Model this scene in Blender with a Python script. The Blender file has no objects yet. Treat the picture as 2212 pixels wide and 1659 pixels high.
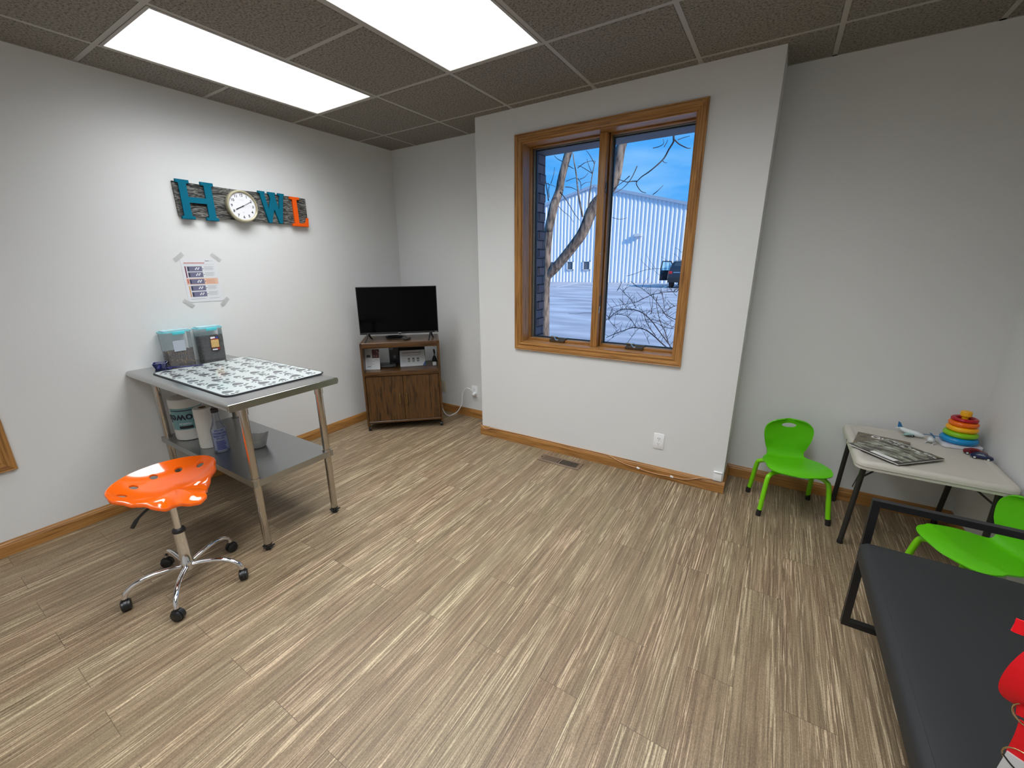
import bpy, bmesh, math, random
from mathutils import Vector, Matrix, Euler
random.seed(11)
PI = math.pi
scene = bpy.context.scene
C = scene.collection

# ---------------------------------------------------------------- camera
cam_d = bpy.data.cameras.new('camera'); cam = bpy.data.objects.new('camera', cam_d); C.objects.link(cam)
cam_d.sensor_fit = 'HORIZONTAL'; cam_d.sensor_width = 36.0
cam_d.lens = 903.357 / 2212 * 36.0
cam_d.shift_x = 20 / 2212
cam_d.clip_start = 0.02; cam_d.clip_end = 400
rt = Vector((0.84165457, 0.5399149, -0.01046381)); dn = Vector((0.14056198, -0.23774384, -0.96110363)); fw = Vector((-0.52140188, 0.80744645, -0.2759897))
m = Matrix((rt, -dn, -fw)).transposed().to_4x4(); m.translation = Vector((3.2874559, 0.41820775, 1.48035985))
cam.matrix_world = m
scene.camera = cam

# ---------------------------------------------------------------- colour management
scene.view_settings.view_transform = 'Standard'; scene.view_settings.look = 'None'
scene.view_settings.gamma = 1; scene.view_settings.use_curve_mapping = False
scene.view_settings.exposure = 0.16

# ---------------------------------------------------------------- sky and sun
def new_world():
    w = bpy.data.worlds.new('sky'); scene.world = w; w.use_nodes = True
    nt = w.node_tree; nt.nodes.clear(); N = nt.nodes.new; L = nt.links.new
    tc = N('ShaderNodeTexCoord'); mp = N('ShaderNodeMapping'); mp.inputs['Scale'].default_value = (2.2, 2.2, 9)
    mp.inputs['Rotation'].default_value = (0, 0.2, 0)
    nz = N('ShaderNodeTexNoise'); nz.inputs['Scale'].default_value = 1.6; nz.inputs['Detail'].default_value = 5
    cr = N('ShaderNodeValToRGB'); cr.color_ramp.elements[0].position = .5; cr.color_ramp.elements[1].position = .95
    cr.color_ramp.elements[0].color = (.07, .36, .86, 1); cr.color_ramp.elements[1].color = (.42, .70, .95, 1)
    bg = N('ShaderNodeBackground'); bg.inputs['Strength'].default_value = 1.05
    out = N('ShaderNodeOutputWorld')
    L(tc.outputs['Generated'], mp.inputs['Vector']); L(mp.outputs[0], nz.inputs['Vector']); L(nz.outputs['Fac'], cr.inputs['Fac'])
    L(cr.outputs['Color'], bg.inputs['Color']); L(bg.outputs[0], out.inputs['Surface'])
new_world()
sd = bpy.data.lights.new('sun', 'SUN'); sd.energy = 4.3; sd.angle = math.radians(.6); sd.color = (1, .93, .84)
so = bpy.data.objects.new('sun', sd); C.objects.link(so); so.location = (20, -10, 20)
so.rotation_euler = Vector((-.84, .29, -.44)).to_track_quat('-Z', 'Y').to_euler()

# ---------------------------------------------------------------- materials
def newmat(name):
    m = bpy.data.materials.new(name); m.use_nodes = True
    nt = m.node_tree; b = nt.nodes['Principled BSDF']
    return m, nt, b
def setc(b, color=None, rough=None, metal=None, spec=None):
    if color is not None: b.inputs['Base Color'].default_value = (*color, 1)
    if rough is not None: b.inputs['Roughness'].default_value = rough
    if metal is not None: b.inputs['Metallic'].default_value = metal
    if spec is not None: b.inputs['Specular IOR Level'].default_value = spec
def srgb(r, g, b):
    f = lambda c: (c / 255 / 12.92) if c / 255 <= .04045 else ((c / 255 + .055) / 1.055) ** 2.4
    return (f(r), f(g), f(b))
MC = {}
def pm(name, color, rough=.5, metal=0, spec=.5, bump=0, bscale=200, vary=0, coat=0):
    """procedural principled material: faint noise variation plus optional noise bump"""
    if name in MC: return MC[name]
    m, nt, b = newmat(name); setc(b, color, rough, metal, spec); N = nt.nodes.new; L = nt.links.new
    tc = N('ShaderNodeTexCoord'); nz = N('ShaderNodeTexNoise'); nz.inputs['Scale'].default_value = bscale; nz.inputs['Detail'].default_value = 3
    L(tc.outputs['Object'], nz.inputs['Vector'])
    mx = N('ShaderNodeMix'); mx.data_type = 'RGBA'; v = vary if vary else .03
    mx.inputs['A'].default_value = (*[c * (1 - v) for c in color], 1); mx.inputs['B'].default_value = (*[min(1, c * (1 + v)) for c in color], 1)
    L(nz.outputs['Fac'], mx.inputs['Factor']); L(mx.outputs['Result'], b.inputs['Base Color'])
    if bump:
        bp = N('ShaderNodeBump'); bp.inputs['Strength'].default_value = bump; bp.inputs['Distance'].default_value = .002
        L(nz.outputs['Fac'], bp.inputs['Height']); L(bp.outputs[0], b.inputs['Normal'])
    if coat: b.inputs['Coat Weight'].default_value = coat
    MC[name] = m; return m
def wood(name, c1, c2, scale=(1, 1, 1), rough=.4, ring=8):
    """streaky wood grain; the grain runs along the axis with the smallest scale"""
    if name in MC: return MC[name]
    m, nt, b = newmat(name); setc(b, c1, rough); N = nt.nodes.new; L = nt.links.new
    tc = N('ShaderNodeTexCoord'); mp = N('ShaderNodeMapping'); mp.inputs['Scale'].default_value = scale
    L(tc.outputs['Object'], mp.inputs['Vector'])
    n1 = N('ShaderNodeTexNoise'); n1.inputs['Scale'].default_value = ring; n1.inputs['Detail'].default_value = 6; n1.inputs['Distortion'].default_value = .6
    L(mp.outputs[0], n1.inputs['Vector'])
    cr = N('ShaderNodeValToRGB'); e = cr.color_ramp.elements; e[0].position = .32; e[0].color = (*c2, 1); e[1].position = .62; e[1].color = (*c1, 1)
    k = e.new(.47); k.color = (*[(x * .65 + y * .35) for x, y in zip(c1, c2)], 1)
    L(n1.outputs['Fac'], cr.inputs['Fac']); L(cr.outputs['Color'], b.inputs['Base Color'])
    bp = N('ShaderNodeBump'); bp.inputs['Strength'].default_value = .15; bp.inputs['Distance'].default_value = .001
    L(n1.outputs['Fac'], bp.inputs['Height']); L(bp.outputs[0], b.inputs['Normal'])
    MC[name] = m; return m
def glass(name, tint=(1, 1, 1), refl=.06, haze=0.0, hazecol=(.8, .9, .95)):
    if name in MC: return MC[name]
    m = bpy.data.materials.new(name); m.use_nodes = True; nt = m.node_tree; nt.nodes.clear(); N = nt.nodes.new; L = nt.links.new
    tr = N('ShaderNodeBsdfTransparent'); tr.inputs['Color'].default_value = (*tint, 1)
    gl = N('ShaderNodeBsdfGlossy'); gl.inputs['Roughness'].default_value = .02
    fr = N('ShaderNodeFresnel'); fr.inputs['IOR'].default_value = 1.10 + refl
    mx = N('ShaderNodeMixShader'); out = N('ShaderNodeOutputMaterial')
    L(fr.outputs[0], mx.inputs[0]); L(tr.outputs[0], mx.inputs[1]); L(gl.outputs[0], mx.inputs[2])
    last = mx
    if haze:
        df = N('ShaderNodeBsdfDiffuse'); df.inputs['Color'].default_value = (*hazecol, 1); m2 = N('ShaderNodeMixShader'); m2.inputs[0].default_value = haze
        L(mx.outputs[0], m2.inputs[1]); L(df.outputs[0], m2.inputs[2]); last = m2
    L(last.outputs[0], out.inputs['Surface']); MC[name] = m; return m
def emis(name, color, s):
    if name in MC: return MC[name]
    m = bpy.data.materials.new(name); m.use_nodes = True; nt = m.node_tree; nt.nodes.clear(); N = nt.nodes.new
    e = N('ShaderNodeEmission'); e.inputs['Color'].default_value = (*color, 1); e.inputs['Strength'].default_value = s
    out = N('ShaderNodeOutputMaterial'); nt.links.new(e.outputs[0], out.inputs['Surface']); MC[name] = m; return m

# ---------------------------------------------------------------- mesh helpers
def BM(): return bmesh.new()
def _mi(fs, mi):
    for f in fs: f.material_index = mi
def box(bm, x0, y0, z0, x1, y1, z1, mi=0, bev=0, seg=2):
    r = bmesh.ops.create_cube(bm, size=1); vs = r['verts']
    for v in vs: v.co = Vector(((x0 + x1) / 2 + v.co.x * (x1 - x0), (y0 + y1) / 2 + v.co.y * (y1 - y0), (z0 + z1) / 2 + v.co.z * (z1 - z0)))
    fs = list({f for v in vs for f in v.link_faces}); _mi(fs, mi)
    if bev:
        es = list({e for v in vs for e in v.link_edges})
        rr = bmesh.ops.bevel(bm, geom=es, offset=bev, segments=seg, affect='EDGES', profile=.5); _mi(rr['faces'], mi)
        vs = list({v for f in rr['faces'] for v in f.verts} | {v for v in vs if v.is_valid})
    return vs
def obox(bm, c, sx, sy, sz, rot=(0, 0, 0), mi=0, bev=0):
    vs = box(bm, -sx / 2, -sy / 2, -sz / 2, sx / 2, sy / 2, sz / 2, mi, bev)
    M = Matrix.Translation(Vector(c)) @ Euler(rot).to_matrix().to_4x4()
    for v in vs: v.co = M @ v.co
    return vs
def frame_for(d):
    d = d.normalized(); a = Vector((0, 0, 1)) if abs(d.z) < .95 else Vector((1, 0, 0))
    u = d.cross(a).normalized(); return u, d.cross(u).normalized()
def tube(bm, pts, r, seg=10, mi=0, cap=True, closed=False):
    pts = [Vector(p) for p in pts]; n = len(pts); rs = r if isinstance(r, (list, tuple)) else [r] * n
    rings = []; pu = None
    for i, p in enumerate(pts):
        if closed: d = pts[(i + 1) % n] - pts[i - 1]
        else: d = pts[min(i + 1, n - 1)] - pts[max(i - 1, 0)]
        if d.length < 1e-9: d = Vector((0, 0, 1))
        d.normalize()
        if pu is None: u, w = frame_for(d)
        else:
            u = (pu - d * pu.dot(d))
            if u.length < 1e-6: u, w = frame_for(d)
            u.normalize(); w = d.cross(u)
        pu = u
        rings.append([bm.verts.new(p + (u * math.cos(2 * PI * k / seg) + w * math.sin(2 * PI * k / seg)) * rs[i]) for k in range(seg)])
    fs = []
    rng = range(n if closed else n - 1)
    for i in rng:
        a, b = rings[i], rings[(i + 1) % n]
        for k in range(seg): fs.append(bm.faces.new((a[k], a[(k + 1) % seg], b[(k + 1) % seg], b[k])))
    if cap and not closed:
        fs.append(bm.faces.new(rings[0][::-1])); fs.append(bm.faces.new(rings[-1]))
    _mi(fs, mi); return [v for r_ in rings for v in r_]
def sqtube(bm, a, b, w, h=None, mi=0, up=None, bev=0):
    a, b = Vector(a), Vector(b); h = h or w; d = (b - a).normalized()
    if up is None: u, v = frame_for(d)
    else: v = Vector(up).normalized(); u = v.cross(d).normalized(); v = d.cross(u)
    q = []
    for p in (a, b): q.append([bm.verts.new(p + u * s * w / 2 + v * t * h / 2) for s, t in ((-1, -1), (1, -1), (1, 1), (-1, 1))])
    fs = [bm.faces.new((q[0][k], q[0][(k + 1) % 4], q[1][(k + 1) % 4], q[1][k])) for k in range(4)] + [bm.faces.new(q[0][::-1]), bm.faces.new(q[1])]
    _mi(fs, mi)
def lathe(bm, prof, c=(0, 0, 0), seg=28, mi=0, axis='Z', capb=True, capt=True):
    rings = []; c = Vector(c)
    for (r, z) in prof:
        ring = []
        for k in range(seg):
            a = 2 * PI * k / seg; x, y = r * math.cos(a), r * math.sin(a)
            p = {'Z': (x, y, z), 'X': (z, x, y), 'Y': (y, z, x)}[axis]; ring.append(bm.verts.new(c + Vector(p)))
        rings.append(ring)
    fs = []
    for i in range(len(rings) - 1):
        a, b = rings[i], rings[i + 1]
        for k in range(seg): fs.append(bm.faces.new((a[k], a[(k + 1) % seg], b[(k + 1) % seg], b[k])))
    if capb: fs.append(bm.faces.new(rings[0][::-1]))
    if capt: fs.append(bm.faces.new(rings[-1]))
    _mi(fs, mi); return [v for r_ in rings for v in r_]
def prism(bm, poly, z0, z1, M=None, mi=0):
    M = M or Matrix.Identity(4)
    a = [bm.verts.new(M @ Vector((x, y, z0))) for x, y in poly]; b = [bm.verts.new(M @ Vector((x, y, z1))) for x, y in poly]; n = len(poly)
    fs = [bm.faces.new((a[i], a[(i + 1) % n], b[(i + 1) % n], b[i])) for i in range(n)] + [bm.faces.new(a[::-1]), bm.faces.new(b)]
    _mi(fs, mi); return a + b
def rrect(x0, y0, x1, y1, r, seg=5):
    P = []
    for cx_, cy_, a0 in ((x1 - r, y1 - r, 0), (x0 + r, y1 - r, 90), (x0 + r, y0 + r, 180), (x1 - r, y0 + r, 270)):
        for k in range(seg + 1):
            a = math.radians(a0 + 90 * k / seg); P.append((cx_ + r * math.cos(a), cy_ + r * math.sin(a)))
    return P
def ell(bm, c, rx, ry, rz, mi=0, u=10, v=7, rot=None):
    r = bmesh.ops.create_uvsphere(bm, u_segments=u, v_segments=v, radius=1); M = Matrix.Translation(Vector(c)) @ (Euler(rot).to_matrix().to_4x4() if rot else Matrix.Identity(4)) @ Matrix.Diagonal((rx, ry, rz, 1))
    for w in r['verts']: w.co = M @ w.co
    _mi({f for w in r['verts'] for f in w.link_faces}, mi); return r['verts']
def torus(bm, c, R_, r, seg=36, s2=14, axis='Z', mi=0, sz=1.0):
    c = Vector(c); pts = []
    rings = []
    for i in range(seg):
        a = 2 * PI * i / seg; ring = []
        for k in range(s2):
            b = 2 * PI * k / s2; rr = R_ + r * math.cos(b); z = r * sz * math.sin(b); x, y = rr * math.cos(a), rr * math.sin(a)
            ring.append(bm.verts.new(c + Vector({'Z': (x, y, z), 'X': (z, x, y), 'Y': (y, z, x)}[axis])))
        rings.append(ring)
    for i in range(seg):
        a, b = rings[i], rings[(i + 1) % seg]
        for k in range(s2): bm.faces.new((a[k], b[k], b[(k + 1) % s2], a[(k + 1) % s2])).material_index = mi
def text_bm(s, size, depth=.0006, bold=False, M=None, bm=None, mi=0, align='CENTER'):
    """lettering from the built-in font as extruded mesh, in the XY plane facing +Z before M"""
    cu = bpy.data.curves.new('lettering', 'FONT'); cu.body = s; cu.size = size; cu.extrude = depth; cu.align_x = align; cu.align_y = 'CENTER'
    cu.resolution_u = 3
    if bold: cu.offset = size * .022
    o = bpy.data.objects.new('lettering', cu); C.objects.link(o)
    dg = bpy.context.evaluated_depsgraph_get(); me = bpy.data.meshes.new_from_object(o.evaluated_get(dg))
    bpy.data.objects.remove(o); bpy.data.curves.remove(cu)
    if bm is None: bm = BM()
    n0 = len(bm.verts); f0 = len(bm.faces)
    bm.from_mesh(me); bpy.data.meshes.remove(me); bm.verts.ensure_lookup_table(); bm.faces.ensure_lookup_table()
    if M is not None:
        for v in bm.verts[n0:]: v.co = M @ v.co
    for f in bm.faces[f0:]: f.material_index = mi
    return bm
def obj(name, bm, mats, parent=None, smooth=40, loc=None, rot=None):
    bmesh.ops.recalc_face_normals(bm, faces=bm.faces)
    me = bpy.data.meshes.new(name); bm.to_mesh(me); bm.free()
    for mm in (mats if isinstance(mats, (list, tuple)) else [mats]): me.materials.append(mm)
    if smooth:
        me.polygons.foreach_set('use_smooth', [True] * len(me.polygons)); me.set_sharp_from_angle(angle=math.radians(smooth))
    o = bpy.data.objects.new(name, me); C.objects.link(o)
    if parent is not None: o.parent = parent
    if loc: o.location = loc
    if rot: o.rotation_euler = rot
    return o
def apply_bool(o, cutter_bm):
    me = bpy.data.meshes.new('cut'); cutter_bm.to_mesh(me); cutter_bm.free(); c = bpy.data.objects.new('cut', me); C.objects.link(c)
    c.parent = o.parent; c.location = o.location; c.rotation_euler = o.rotation_euler
    md = o.modifiers.new('b', 'BOOLEAN'); md.operation = 'DIFFERENCE'; md.object = c; md.solver = 'EXACT'
    bpy.context.view_layer.update(); dg = bpy.context.evaluated_depsgraph_get()
    nm = bpy.data.meshes.new_from_object(o.evaluated_get(dg)); o.modifiers.clear(); o.data = nm; bpy.data.objects.remove(c)
    nm.polygons.foreach_set('use_smooth', [True] * len(nm.polygons)); nm.set_sharp_from_angle(angle=math.radians(40))
def tag(o, label, cat, group=None, kind=None):
    o['label'] = label; o['category'] = cat
    if group: o['group'] = group
    if kind: o['kind'] = kind
    return o
def thing(name, label, cat, loc=(0, 0, 0), rz=0, group=None):
    o = bpy.data.objects.new(name, None); C.objects.link(o); o.empty_display_size = .05
    o.location = loc; o.rotation_euler = (0, 0, rz); return tag(o, label, cat, group)
def struct(o, label=None):
    o['kind'] = 'structure'
    if label: o['label'] = label
    return o
def copy_tree(o, parent=None):
    c = o.copy(); C.objects.link(c)
    if parent is not None: c.parent = parent
    for ch in [x for x in scene.objects if x.parent == o and x is not c]: copy_tree(ch, c)
    return c
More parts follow.
